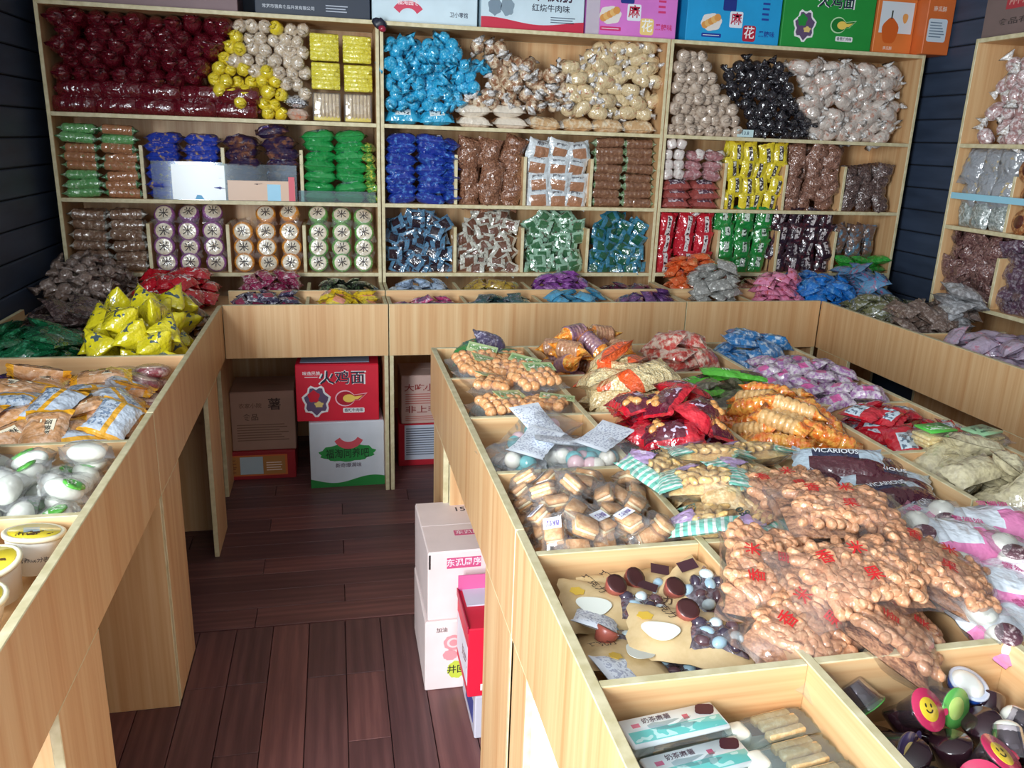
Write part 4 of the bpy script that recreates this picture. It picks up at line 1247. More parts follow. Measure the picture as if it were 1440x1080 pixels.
def sach(label, group, base, sp, pn=None, L=0.088, W=0.066, H=0.024, **kw):
    return kpack(label, group, L, W, H, pmat(label.split()[0] + '_sachet', base, spots=(sp, 28, 0.60), panels=(((0.25, 0.75, 0.25, 0.75, pn),) if pn else ()), rough=0.22, coat=1), name=group.split()[-2].replace('-', '_') + '_' + PLUR.get(group.split()[-1], group.split()[-1]), cat=PLUR.get(group.split()[-1], 'sachet'), nx=11, ny=7, **kw)


S = -0.475
H1 = S + (U[1] - S) / 2
bins(S, H1, True, sach('magenta and white pointed sachet in the rear bin by the red heap', 'magenta and white sachets', (150, 40, 84), (226, 206, 214)), 40, crown=0.05)
bins(S, H1, False, sach('navy and white pointed sachet in the front bin by the corner', 'navy and white sachets', (60, 54, 84), (226, 222, 230), (150, 50, 84)), 26)
bins(H1, U[1], True, sach('black and green sachet in the rear bin left of the double post', 'black and green sachets', (46, 48, 42), (110, 140, 96)), 34, crown=0.03)
bins(H1, U[1], False, sach('yellow sachet with red and white print left of the double post', 'yellow print sachets', (228, 200, 50), (120, 90, 50), (226, 150, 130), L=0.10, W=0.08, H=0.03), 14)
w4 = (U[2] - U[1]) / 4
q = [U[1] + w4 * i for i in range(5)]
bins(q[0], q[1], True, sach('pale blue and black sachet in the first rear bin of the middle counter', 'pale blue sachets', (176, 196, 220), (50, 50, 70)), 30)
bins(q[1], q[2], True, sach('golden brown sachet in the second rear bin of the middle counter', 'golden brown sachets', (170, 140, 50), (90, 56, 66)), 30, crown=0.03)
bins(q[2], q[3], True, sach('bright purple sachet in the third rear bin of the middle counter', 'bright purple sachets', (140, 76, 156), (200, 150, 210)), 36, crown=0.07)
bins(q[3], q[4], True, sach('wine red sachet in the fourth rear bin of the middle counter', 'wine red sachets', (110, 50, 76), (60, 96, 80)), 24, crown=0.02)
bins(q[0], q[1], False, sach('pink square sachet in the first front bin of the middle counter', 'pink square sachets', (186, 60, 110), (226, 200, 220), (120, 70, 110)), 16)
bins(q[1], q[2], False, sach('dark teal sachet low in the second front bin of the middle counter', 'dark teal sachets', (50, 84, 84), (130, 130, 150)), 20)
bins(q[2], q[3], False, sach('sky blue sachet in the third front bin of the middle counter', 'sky blue sachets', (80, 160, 200), (90, 120, 110)), 22)
bins(q[3], q[4], False, sach('deep purple sachet in the fourth front bin of the middle counter', 'deep purple sachets', (90, 56, 110), (150, 100, 160)), 24)
ora = sach('bright orange packet heaped before the upright red packets', 'bright orange packets', (222, 96, 44), (240, 160, 110), L=0.095, W=0.065, H=0.03)
bins(U[2], 2.0, True, ora, 52, crown=0.07)
bins(U[2] + 0.02, 2.0, False, sach('silver grey round-ended packet in the corner counter front bin', 'silver grey packets', (150, 150, 146), (226, 226, 220), L=0.11, W=0.08, H=0.04), 22, crown=0.01)
bins(2.0, 2.347, True, sach('copper brown packet behind the pink heap', 'copper brown packets', (150, 92, 74), (206, 170, 150)), 30, crown=0.05)
bins(2.0, 2.347, False, sach('candy pink packet heaped on the corner counter', 'candy pink packets', (226, 140, 176), (190, 70, 70), L=0.09, W=0.065, H=0.03), 34, crown=0.05)
blu = sach('vivid blue packet with white print heaped in the corner', 'vivid blue packets', (30, 120, 206), (120, 180, 230), L=0.10, W=0.07, H=0.034)
heap(2.27, 2.66, 3.60, 4.03, BFB, blu, 70, crown=0.05, centre=(2.42, 3.8))
mx = sach('blue and rose crinkled packet in the corner under the navy wall', 'blue and rose packets', (96, 150, 190), (190, 90, 120), L=0.13, W=0.09, H=0.035)
heap(2.58, 2.80, 3.50, 4.03, 0.80, mx, 40, crown=0.09)

# right counter
ol = sach('olive and white folded packet at the far end of the right counter', 'olive and white packets', (110, 112, 76), (214, 218, 220), L=0.12, W=0.07, H=0.03)
heap(2.37, 2.79, 3.26, 3.565, 0.80, ol, 48, crown=0.05)
dk = kpack(name='long_packet', cat='packet', label='brown clear long packet along the right counter front', group='brown clear long packets', L=0.17, W=0.07, H=0.03, mat=pmat('brown_clear_long', (104, 84, 74), spots=((170, 156, 148), 40, 0.58), coat=1))
heap(2.37, 2.79, 2.905, 3.28, 0.80, dk, 52, crown=0.05, yaw=(1.2, 0.5))
gc = kpack(name='clear_bag', cat='packet', label='greyish clear crinkled bag in the middle of the right counter', group='greyish clear bags', L=0.17, W=0.12, H=0.05, mat=pmat('grey_clear', (140, 140, 142), spots=((196, 198, 202), 30, 0.55), coat=1))
heap(2.52, 2.80, 2.92, 3.12, 0.86, gc, 7, crown=0.02)
pkw = kpack(name='lilac_packet', cat='packet', label='pink and lilac clear packet in the near bin of the right counter', group='pink and lilac packets', L=0.13, W=0.09, H=0.04, mat=pmat('pink_lilac', (176, 160, 180), spots=((206, 110, 130), 20, 0.64), coat=1))
heap(2.37, 2.79, 2.215, 2.885, 0.80, pkw, 60, crown=0.02)

# ------------------------------------------------------------------ goods on the island
zI = 0.79


def scatter_in_bag(n, L, W, H, meshes, name, seed, flat=True):
    """pieces spread inside a pillow bag, one layer following its upper bulge"""
    r = random.Random(seed)
    out = []
    nx = max(2, int(round(math.sqrt(n * L / W))))
    ny = max(2, int(round(n / nx)))
    for i in range(nx):
        for j in range(ny):
            u = ((i + 0.5) / nx * 2 - 1) * 0.80 + r.uniform(-0.05, 0.05)
            v = ((j + 0.5) / ny * 2 - 1) * 0.80 + r.uniform(-0.06, 0.06)
            b = math.sqrt(max(0, 1 - abs(u) ** 3.2)) * max(0, 1 - abs(v) ** 2.6) ** 0.6
            z = H / 2 * b * 0.80 + r.uniform(-0.002, 0.002)
            out.append((name, r.choice(meshes), T(u * L / 2 * 0.92, v * W / 2 * 0.9, z, rot(r.uniform(-0.3, 0.3), r.uniform(-0.3, 0.3), r.uniform(0, 6.28)))))
    return out


# bags of round biscuits with green header cards
tanm = pmat('round_biscuit', (216, 150, 96), spots=((236, 190, 140), 60, 0.56), rough=0.5, coat=0.2)
balls = [ellipsoid(0.0175, 0.0175, 0.015, tanm, 9, 6, lump=0.05, seed=i) for i in range(2)]
hdr = box_mesh('header_card', -0.05, 0.05, -0.022, 0.022, -0.0006, 0.0006, pmat('green_header', (176, 196, 140), panels=((0.05, 0.95, 0.3, 0.75, (120, 160, 100)),), marks=(0.1, 0.9, 0.3, 0.75, (240, 240, 220), 110), bump=0, coat=0.4), 0)
bb_f = [pillow(0.175, 0.14, 0.07, film(gloss=0.3, haze=0.07), seed=i, seal=0.08, name='film') for i in (21, 22, 23)]
base_fill = ellipsoid(0.075, 0.06, 0.022, tanm, 12, 7, 'biscuit_layer', lump=0.1)
bagk = Kind('biscuit_bag', 'bag', '', 'clear bags of round biscuits', bb_f, (0.18, 0.14, 0.06), [scatter_in_bag(20, 0.18, 0.14, 0.07, balls, 'round_biscuit', s) + [('header_card', hdr, T(0.035, 0.025, 0.037, rot(0.1, 0.15, 0.4 * s - 1)))] for s in (1, 2, 3)])
for x, y, z, rz, lab in ((0.445, 2.13, 0.870, 0.3, 'clear bag of round biscuits at the aisle edge, green card folded'),
                         (0.565, 2.12, 0.868, -0.5, 'clear bag of round biscuits by the plank divider of the island'),
                         (0.45, 2.26, 0.892, 1.2, 'clear bag of round biscuits second from the aisle corner'),
                         (0.57, 2.27, 0.905, 0.4, 'clear bag of round biscuits lying highest in the heap'),
                         (0.445, 2.42, 0.89, 0.8, 'clear bag of round biscuits with upturned green card'),
                         (0.54, 2.42, 0.895, -0.3, 'clear bag of round biscuits behind the highest one'),
                         (0.445, 2.57, 0.885, 0.2, 'clear bag of round biscuits at the far aisle corner'),
                         (0.56, 2.57, 0.88, 1.4, 'clear bag of round biscuits beside the orange cookie rolls')):
    spawn(bagk, T(x, y, z, rot(jit(0.25) + 0.1, jit(0.25), rz)), lab)
k = kpack(name='clear_packet', cat='packet', label='grey-green clear packet under the round biscuit bags', group='grey-green clear packets', L=0.13, W=0.10, H=0.045, mat=pmat('greygreen', (134, 150, 134), spots=((206, 214, 206), 26, 0.55), coat=1))
heap(0.345, 0.648, 2.415, 2.765, zI, k, 8)
k = Kind('clear_packet', 'packet', 'grey-green clear packet under the nearer biscuit bags', 'nearer grey-green clear packets', k.meshes, k.size)
heap(0.345, 0.648, 2.045, 2.39, zI, k, 8)
k = kpack('leaf green foil packet at the far corner of the island', 'leaf green packets', 0.12, 0.09, 0.04, pmat('leaf_green_foil', (60, 130, 70), spots=((190, 120, 90), 26, 0.62), coat=1))
heap(0.36, 0.648, 2.64, 2.77, 0.855, k, 5)
spawn(kpack('dark violet tied packet poking up behind the biscuit bags', None, 0.13, 0.09, 0.05, pmat('dark_tied', (84, 74, 104), spots=((190, 186, 206), 40, 0.58), coat=1), nvar=1), T(0.52, 2.71, 0.925, rot(0.5, 0.4, 0.3)))

# clear bags with paper slips and coloured balls
colb = [ellipsoid(0.021, 0.021, 0.021, plain(c, 0.35, coat=0.6), 12, 8) for c in ((120, 196, 200), (226, 190, 196), (230, 226, 214), (110, 180, 196))]
slip = pmat('paper_slip', (226, 232, 240), marks=(0.08, 0.92, 0.08, 0.92, (176, 182, 200), 190), bump=0.2, bscale=14, coat=0.1, rough=0.6)
slipm = [pillow(0.165, 0.095, 0.010, slip, seed=s, seal=0.02, zig=False, bend=0.03, name='paper_slip') for s in (31, 32, 33)]
bf = [pillow(0.235, 0.165, 0.075, film(gloss=0.35, haze=0.06), seed=s, seal=0.07, name='film') for s in (41, 42)]
for x, y, z, rz, sx, sy, sr, lab in ((0.455, 1.80, 0.868, 0.5, 0.0, -0.01, 0.5, 'clear bag of teal and pink balls at the aisle edge with paper slip'),
                                     (0.56, 1.80, 0.868, -0.4, -0.01, -0.02, 0.2, 'clear bag of teal and pink balls with the largest paper slip'),
                                     (0.50, 1.92, 0.872, 0.9, 0.0, 0.0, 1.0, 'clear bag of teal and pink balls leaning on the back divider'),
                                     (0.60, 1.74, 0.882, 0.1, 0.03, 0.02, 0.7, 'clear bag of teal and pink balls hanging over the red nut bags')):
    kk = Kind('sweet_bag', 'bag', lab, 'clear bags with paper slips', bf, (0.23, 0.16, 0.07))
    prt = [('sweet_ball', RNG.choice(colb), T(RNG.uniform(-0.085, 0.085), RNG.uniform(-0.05, 0.05), RNG.uniform(-0.012, 0.010))) for _ in range(11)]
    prt.append(('paper_slip', RNG.choice(slipm), T(sx, sy, 0.036, rot(jit(0.2), jit(0.2), sr))))
    spawn(kk, T(x, y, z, rot(jit(0.2), jit(0.2), rz)), parts=prt)
k = kpack(name='clear_packet', cat='packet', label='smoky grey clear packet low in the paper slip bin', group='smoky grey packets', L=0.13, W=0.10, H=0.04, mat=pmat('smoky', (150, 158, 162), spots=((214, 218, 222), 30, 0.5), coat=1))
heap(0.345, 0.648, 1.665, 2.015, zI, k, 9)

# little sandwich biscuits in clear wrap
bis_m = pmat('sandwich_biscuit', (206, 150, 92), stripes=((240, 222, 176), 1, 'y', 0.0), spots=((226, 182, 130), 50, 0.55), rough=0.5, coat=0.2, bump=0.3)
bis = rbox(0.046, 0.035, 0.010, 0.0025, bis_m, 'biscuit', 1)
crm = rbox(0.043, 0.032, 0.007, 0.002, plain((240, 224, 180), 0.5), 'cream', 1)
bis_film = pillow(0.092, 0.056, 0.038, film(haze=0.08), seed=51, name='film')
lbl = box_mesh('label', -0.013, 0.013, -0.0175, 0.0175, -0.0004, 0.0004, plain((230, 232, 238), 0.4), 0)
lblt = text_mesh('酥饼', 0.014, plain((96, 60, 150), 0.6))
common = [('biscuit', bis, T(0, 0, 0.008)), ('cream', crm, T(0, 0, 0)), ('film', bis_film, T(0, 0, 0))]
sand = Kind('sandwich_biscuit', 'biscuit', 'small tan sandwich biscuit in clear wrap with a purple-lettered label', 'labelled sandwich biscuits', [rbox(0.046, 0.035, 0.010, 0.0025, bis_m, 'biscuit', 1)], (0.085, 0.046, 0.030), [(n, m, T(0, 0, 0.008) @ M) for n, m, M in common] + [('label', lbl, T(0.010, 0, 0.0245), [('lettering', lblt, T(0, 0, 0.0006, rot(0, 0, PI / 2)))])])
sandp = Kind('sandwich_biscuit', 'biscuit', 'small tan sandwich biscuit in plain clear wrap', 'plain sandwich biscuits', sand.meshes, (0.085, 0.046, 0.030), [(n, m, T(0, 0, 0.008) @ M) for n, m, M in common])
heap(0.345, 0.648, 1.292, 1.640, zI, [sand, sandp, sandp], 78, crown=0.01, tiltmax=0.6)

# kraft bags with a window
kraft = pmat('kraft_paper', (204, 176, 128), spots=((214, 188, 142), 10, 0.5), rough=0.6, coat=0.15, bump=0.3, bscale=12)
kb = [pillow(0.195, 0.140, 0.036, kraft, seed=s, seal=0.05, wr=0.04, pinch=0.03, name='bag') for s in (61, 62)]
win = [pillow(0.092, 0.082, 0.026, pmat('choc_window', (78, 66, 74), spots=((120, 110, 120), 40, 0.55), rough=0.15, coat=1, bump=0.6), seed=s, seal=0.02, zig=False, name='window') for s in (63, 64)]
wsweets = [ellipsoid(0.014, 0.011, 0.009, plain(c, 0.2, coat=0.8), 10, 6, 'sweet') for c in ((206, 222, 226), (60, 50, 66), (160, 190, 206), (90, 64, 70))]
wpos = ((-0.026, 0.022), (0.0, 0.024), (0.026, 0.020), (-0.016, 0.0), (0.012, 0.002), (0.030, -0.006), (-0.024, -0.022), (0.002, -0.022), (0.025, -0.026))
choc = lathe([(-0.012, 0.014), (0.008, 0.020), (0.012, 0.019), (0.0125, 0.012)], 14, [plain((150, 78, 66), 0.35), plain((66, 34, 34), 0.3)], 'chocolate', None, None, [0, 0, 1], axis='z')
k_t = text_mesh('巧克力', 0.018, plain((62, 46, 34), 0.6))
pup = poly_mesh('picture', blob(28, 0.030, 0.022, 0.10, 3), plain((232, 236, 226), 0.5))
pup2 = poly_mesh('picture', blob(20, 0.013, 0.010, 0.12, 6), plain((214, 176, 66), 0.5))
tagb = box_mesh('tag', -0.017, 0.017, -0.011, 0.011, -0.0005, 0.0005, plain((66, 36, 44), 0.4), 0)
for x, y, z, rx, ry, rz, lab in ((0.455, 1.16, 0.835, 0.15, 0.1, -0.15, 'tan paper bag of chocolates at the back of its bin, lettering upright'),
                                 (0.535, 1.045, 0.850, 0.10, 0.0, -0.35, 'tan paper bag of chocolates lying on top at the front of its bin'),
                                 (0.430, 1.06, 0.822, 0.1, 0.25, 1.3, 'tan paper bag of chocolates under the others beside the aisle board'),
                                 (0.585, 1.16, 0.828, 0.25, -0.3, 0.5, 'tan paper bag of chocolates leaning on the long divider'),
                                 (0.51, 1.20, 0.822, 0.35, 0.0, 0.1, 'tan paper bag of chocolates standing behind the back bag'),
                                 (0.465, 1.00, 0.806, 0.0, 0.0, 0.1, 'tan paper bag of chocolates at the front aisle corner of its bin')):
    kk = Kind('chocolate_bag', 'bag', lab, 'tan paper chocolate bags', kb, (0.2, 0.15, 0.04))
    spawn(kk, T(x, y, z, rot(rx, ry, rz)), parts=[('window', RNG.choice(win), T(0.042, -0.008, 0.010), [('sweet', wsweets[(i * 7 + int(x * 100)) % 4], T(a, b, 0.009, rot(0, 0, i))) for i, (a, b) in enumerate(wpos)]), ('picture_chocolate', choc, T(-0.004, 0.030, 0.024, rot(0.3, 0.2, 0))),
          ('lettering', k_t, T(-0.040, 0.036, 0.0225, rot(0, 0, -0.9))), ('picture', pup, T(-0.046, -0.02, 0.0225)), ('picture', pup2, T(-0.070, 0.018, 0.0185)), ('tag', tagb, T(0.060, 0.048, 0.0190, rot(0, 0, -0.4)))])
slp = kpack('white printed paper slip packet beside the tan chocolate bags', 'white printed slip packets', 0.11, 0.08, 0.014, slip, nvar=2, seal=0.03, zig=False)
for x, y, z, rz in ((0.405, 1.12, 0.848, 1.2), (0.415, 0.985, 0.842, 0.4)):
    spawn(slp, T(x, y, z, rot(0.2, 0.3, rz)), 'white printed slip packet at the ' + ('aisle edge behind' if y > 1 else 'front corner below') + ' the tan chocolate bags')
spawn(kpack('blackish clear packet under the tan chocolate bags', None, 0.16, 0.12, 0.03, pmat('blackish_clear', (50, 44, 46), spots=((110, 66, 60), 20, 0.6), coat=1), nvar=1), T(0.44, 1.13, 0.800, rot(0, 0, 0.3)))

# trays of biscuit fingers and white mochi cubes
sleeve = pmat('teal_sleeve', (222, 234, 238), panels=((0.03, 0.97, 0.08, 0.48, (108, 206, 200)), (0.10, 0.18, 0.60, 0.74, (214, 110, 150)), (0.62, 0.68, 0.55, 0.72, (196, 60, 110))), marks=(0.05, 0.93, 0.12, 0.45, (190, 236, 232), 60), bump=0.15, bscale=20, coat=0.8)
trayf = pillow(0.165, 0.056, 0.034, film((225, 238, 240), 0.45, 20, 0.4, 0.10), seed=71, seal=0.05, name='film')
fing = rbox(0.062, 0.014, 0.012, 0.003, pmat('biscuit_finger', (222, 184, 130), spots=((236, 206, 160), 60, 0.55), rough=0.5, coat=0.2, bump=0.3), 'biscuit_finger', 2)
cube = rbox(0.034, 0.034, 0.030, 0.010, plain((232, 230, 214), 0.4, coat=0.3), 'mochi', 3)
slv = rbox(0.148, 0.054, 0.008, 0.003, sleeve, 'sleeve', 1)
pot = poly_mesh('picture', blob(18, 0.015, 0.011, 0.10, 4), plain((70, 26, 36), 0.5))
t_t = text_mesh('奶茶麻薯', 0.011, plain((96, 80, 90), 0.6))
for x, y, z, rz, side, lab in ((0.432, 0.858, 0.832, 0.12, 'sleeve', 'sweet tray with teal and white sleeve lying on top at the aisle side'),
                               (0.445, 0.803, 0.818, 0.14, 'sleeve', 'sweet tray with teal sleeve half under the top one'),
                               (0.442, 0.748, 0.815, 0.10, 'open', 'clear tray with one white cube and biscuit fingers by the aisle'),
                               (0.450, 0.69, 0.815, 0.12, 'sleeve', 'sweet tray with teal sleeve nearest the camera'),
                               (0.570, 0.86, 0.815, 0.15, 'open', 'clear tray with white cube and biscuit fingers at the back by the divider'),
                               (0.568, 0.80, 0.818, 0.13, 'open', 'clear tray with white cube and biscuit fingers, second from the back'),
                               (0.572, 0.745, 0.822, 0.12, 'open', 'clear tray with white cube and biscuit fingers, third from the back'),
                               (0.568, 0.69, 0.820, 0.14, 'sleeve', 'sweet tray with teal sleeve by the divider near the jelly cups'),
                               (0.50, 0.61, 0.815, 0.1, 'open', 'clear tray with white cube and biscuit fingers at the near end')):
    dx = 0.0 if side == 'sleeve' else (-0.0)
    kk = Kind('sweet_tray', 'sweet tray', lab, 'sweet trays', [trayf], (0.2, 0.06, 0.03))
    if side == 'sleeve':
        prt = [('sleeve', slv, T(0, 0, 0.014), [('picture', pot, T(0.055, 0.013, 0.0046)), ('lettering', t_t, T(-0.020, 0.014, 0.0046))]), ('mochi', cube, T(-0.05, 0, -0.004)), ('biscuit_finger', fing, T(0.02, 0, -0.004))]
    else:
        prt = [('mochi', cube, T(-0.045, 0, 0.004))] + [('biscuit_finger', fing, T(0.025, -0.016 + 0.0165 * i, 0.004 + 0.004 * (i == 1))) for i in range(3)]
    spawn(kk, T(x, y, z, rot(0, 0, rz)), parts=prt)
under = rbox(0.27, 0.30, 0.03, 0.004, plain((206, 222, 222), 0.5), 'carton', 1)
link('tray_carton', under, None, T(0.498, 0.718, LOWF + 0.0155), label='flat pale carton lying under the sweet trays', category='carton')

# jelly cups
dark = plain((48, 26, 34), 0.15, coat=0.8)
jelly = plain((60, 30, 42), 0.12, coat=1.0)
cupf = lathe([(-0.030, 0.022), (-0.028, 0.026), (0.020, 0.037), (0.024, 0.041), (0.026, 0.041)], 22, film((220, 214, 222), 0.5, 8, 0.1, 0.06), 'cup', axis='z')
jin = lathe([(-0.028, 0.021), (-0.026, 0.025), (0.014, 0.034), (0.016, 0.030)], 18, jelly, 'jelly', axis='z')
whi = ellipsoid(0.026, 0.026, 0.018, plain((234, 234, 222), 0.3, coat=0.6), 14, 8, 'white_jelly')


def lid(face, ringc, name):
    f = disc(0.041, 0.003, plain(ringc, 0.25, coat=0.8), 24, 'lid')
    e = disc(0.023, 0.0012, plain(face, 0.3, coat=0.6), 20, 'emblem')
    t = poly_mesh('pull_tab', blob(12, 0.012, 0.010), plain(ringc, 0.25))
    return f, e, t


lids = {'pink': lid((236, 204, 56), (206, 52, 96), 'pink'), 'green': lid((190, 220, 120), (96, 178, 84), 'green'), 'violet': lid((214, 190, 120), (70, 58, 96), 'violet')}
smile = poly_mesh('smile', [(0.010 * math.cos(a), 0.010 * math.sin(a)) for a in np.linspace(PI * 1.1, PI * 1.9, 8)] + [(0.007 * math.cos(a), 0.007 * math.sin(a)) for a in np.linspace(PI * 1.9, PI * 1.1, 8)], plain((60, 50, 30), 0.6))
eye = poly_mesh('eye', blob(8, 0.0022, 0.004), plain((60, 50, 30), 0.6))
bluef = lathe([(-0.012, 0.030), (-0.008, 0.038), (0.010, 0.041), (0.012, 0.038)], 24, plain((40, 84, 176), 0.2, coat=0.8), 'cup', axis='z')
whitedisc = lathe([(0.0, 0.034), (0.004, 0.033), (0.012, 0.024), (0.014, 0.010)], 22, plain((232, 234, 228), 0.25, coat=0.8), 'white_jelly', axis='z')
rimr = lathe([(0.0, 0.041), (0.003, 0.042), (0.006, 0.040), (0.005, 0.034)], 24, plain((206, 214, 232), 0.2, coat=0.8), 'rim', axis='z')
cups = [(0.705, 0.855, 0.835, 1.9, 0.3, 0.2, 'violet', 'dark jelly cup lying on its side at the back aisle corner of its bin'),
        (0.735, 0.885, 0.865, 2.3, 0.2, 0.8, 'green', 'dark jelly cup upside down with a green lid edge at the bin back'),
        (0.790, 0.830, 0.872, 0.75, 0.25, 0.1, 'pink', 'jelly cup with a pink lid and yellow smiling face facing up'),
        (0.845, 0.845, 0.868, 1.2, 0.75, 0.0, 'green', 'jelly cup with a green lid standing nearly on edge'),
        (0.905, 0.870, 0.870, 0.35, 0.1, 0.0, 'blue', 'blue-rimmed cup of white jelly at the back divider corner'),
        (0.730, 0.790, 0.850, 1.2, -0.5, 0.6, 'violet', 'jelly cup with a dark violet lid tilted to the aisle'),
        (0.745, 0.720, 0.848, 1.4, -0.9, 0.3, 'pink', 'jelly cup with a pink lid on edge along the long divider'),
        (0.830, 0.735, 0.862, 0.35, 0.35, 0.2, 'pink', 'jelly cup with a pink lid beside the white egg-shaped jelly'),
        (0.800, 0.715, 0.852, 0.9, -0.4, -0.4, 'pink', 'jelly cup with a pink lid leaning under its neighbour'),
        (0.885, 0.765, 0.862, 2.5, 0.3, 0.0, 'white', 'upturned cup of white jelly in the middle of its bin'),
        (0.940, 0.800, 0.855, 1.9, 0.5, 0.9, 'white', 'cup of white jelly lying by the far divider'),
        (0.960, 0.730, 0.850, 0.6, 0.2, 0.3, 'violet', 'jelly cup with a dark violet lid by the far divider'),
        (0.905, 0.690, 0.850, 2.7, 0.2, 0.3, 'white', 'upturned cup of white jelly nearest the camera'),
        (0.850, 0.650, 0.850, 0.6, 0.3, 0.3, 'green', 'jelly cup with a green lid nearest the camera'),
        (0.770, 0.650, 0.850, 0.9, 0.3, 0.9, 'violet', 'jelly cup with a dark violet lid nearest the camera'),
        (0.70, 0.640, 0.850, 1.9, 0.3, 0.9, 'pink', 'jelly cup with a pink lid in the near aisle corner of its bin')]
for x, y, z, rx, ry, rz, kind_, lab in cups:
    R = (rot(rx, ry, rz).to_4x4() @ Matrix.Scale(0.72, 4)).to_3x3()
    z -= 0.030
    if kind_ == 'blue':
        spawn(Kind('jelly_cup', 'jelly cup', lab, 'jelly cups', [bluef], (0.08, 0.08, 0.05)), T(x, y, z, R), parts=[('rim', rimr, T(0, 0, 0.008)), ('white_jelly', whitedisc, T(-0.004, 0, 0.010))])
    elif kind_ == 'white':
        spawn(Kind('jelly_cup', 'jelly cup', lab, 'jelly cups', [cupf], (0.08, 0.08, 0.05)), T(x, y, z, R), parts=[('white_jelly', whi, T(0, 0, -0.022)), ('jelly', jin, T(0, 0, 0.006))])
    else:
        f, e, t = lids[kind_]
        spawn(Kind('jelly_cup', 'jelly cup', lab, 'jelly cups', [cupf], (0.08, 0.08, 0.05)), T(x, y, z, R),
              parts=[('jelly', jin, T(0, 0, 0)), ('lid', f, T(0, 0, 0.027), [('emblem', e, T(0, 0, 0.0018)), ('pull_tab', t, T(0.040, 0, 0.0012))] + ([('smile', smile, T(0, 0.002, 0.0032)), ('eye', eye, T(-0.007, 0.007, 0.0032)), ('eye', eye, T(0.007, 0.007, 0.0032))] if kind_ == 'pink' else []))])
k = Kind('jelly_cup', 'jelly cup', 'dark jelly cup buried low in the jelly bin', 'dark jelly cups below', [lathe([(-0.022, 0.017), (-0.019, 0.020), (0.016, 0.028), (0.019, 0.026)], 18, dark, 'cup', axis='z')], (0.056, 0.056, 0.04))
heap(0.672, 0.990, 0.545, 0.890, LOWF, k, 26, tiltmax=0.9)

# island, far bins
orz = pmat('orange_film_end', (232, 130, 40), spots=((246, 190, 90), 40, 0.55), rough=0.2, coat=1, bump=1)
ck = pmat('cookie_stack', (176, 124, 92), spots=((206, 160, 120), 60, 0.55), coat=0.9)
ck2 = pmat('cookie_lilac', (160, 120, 120), spots=((120, 84, 120), 30, 0.58), coat=0.9)
rollA = Kind('cookie_roll', 'cookie roll', 'clear roll of round cookies with orange ends standing at the island far edge', 'standing cookie rolls', [rollpack(0.033, 0.075, [ck2, orz], 6, 0.03), rollpack(0.033, 0.075, [ck, orz], 6, 0.03)], (0.12, 0.068, 0.068))
heap(0.672, 0.99, 2.415, 2.768, zI, rollA, 26, crown=0.02, tiltmax=0.5)
seed = pmat('seed_bag', (206, 176, 116), spots=((236, 220, 176), 120, 0.5), rough=0.3, coat=1, bump=1, bscale=90)
sbk = kpack('clear bag of pale seeds with an orange band behind the red nut bags', 'pale seed bags', 0.18, 0.12, 0.05, pmat('seed_orange', (206, 176, 116), spots=((236, 220, 176), 120, 0.5), panels=((0.0, 0.22, 0.0, 1.0, (230, 92, 40)),), rough=0.3, coat=1, bscale=90), name='seed_bag', cat='bag')
heap(0.672, 0.99, 2.045, 2.39, zI, sbk, 17, tiltmax=0.5)
nutp = [ellipsoid(0.016, 0.011, 0.010, pmat('almond', (206, 140, 76), spots=((226, 176, 110), 60, 0.55), coat=0.4), 9, 6, 'almond') for _ in range(1)]
redn = pmat('red_nut_bag', (206, 28, 46), panels=((0.28, 0.92, 0.16, 0.84, (96, 26, 44)),), marks=(0.25, 0.6, 0.5, 0.8, (206, 190, 214), 60), spots=((150, 20, 40), 16, 0.6), rough=0.2, coat=1)
rnk = kpack('glossy red and maroon nut bag in the middle of the island', 'red and maroon nut bags', 0.155, 0.11, 0.05, redn, name='nut_bag', cat='bag', parts=[('almond', nutp[0], T(0.025, -0.012, 0.0235)), ('almond', nutp[0], T(0.040, -0.004, 0.0215, rot(0, 0, 1))), ('almond', nutp[0], T(0.030, -0.026, 0.0205, rot(0, 0, 2)))])
heap(0.672, 0.995, 1.665, 2.12, zI, rnk, 27, crown=0.03, tiltmax=0.5)

# twisted snacks in bags with teal striped ends
snk_m = pmat('twisted_snack', (216, 172, 104), spots=((234, 202, 140), 60, 0.54), rough=0.45, coat=0.3)
snk = [ellipsoid(0.019, 0.008, 0.008, snk_m, 8, 5, 'snack', lump=0.15, seed=s) for s in (1, 2)]
tb = [pillow(0.175, 0.135, 0.062, film(gloss=0.3, haze=0.06), seed=s, seal=0.10, name='film') for s in (81, 82, 83)]
endstr = pmat('teal_striped_end', (120, 196, 176), stripes=((222, 236, 226), 9, 'y', 0.42), bump=0.4, coat=0.6)
endm = pillow(0.050, 0.140, 0.016, endstr, seed=84, seal=0.05, zig=False, name='end_band')
lil = pillow(0.05, 0.07, 0.012, pmat('lilac_corner', (190, 160, 204), marks=(0.2, 0.9, 0.3, 0.7, (226, 210, 232), 70), coat=0.6), seed=85, seal=0.05, zig=False, name='corner_print')
gt = text_mesh('go', 0.030, plain((52, 70, 66), 0.5))
snack_lay = pillow(0.15, 0.12, 0.040, snk_m, seed=86, seal=0.04, wr=0.3, zig=False, name='snack_layer')
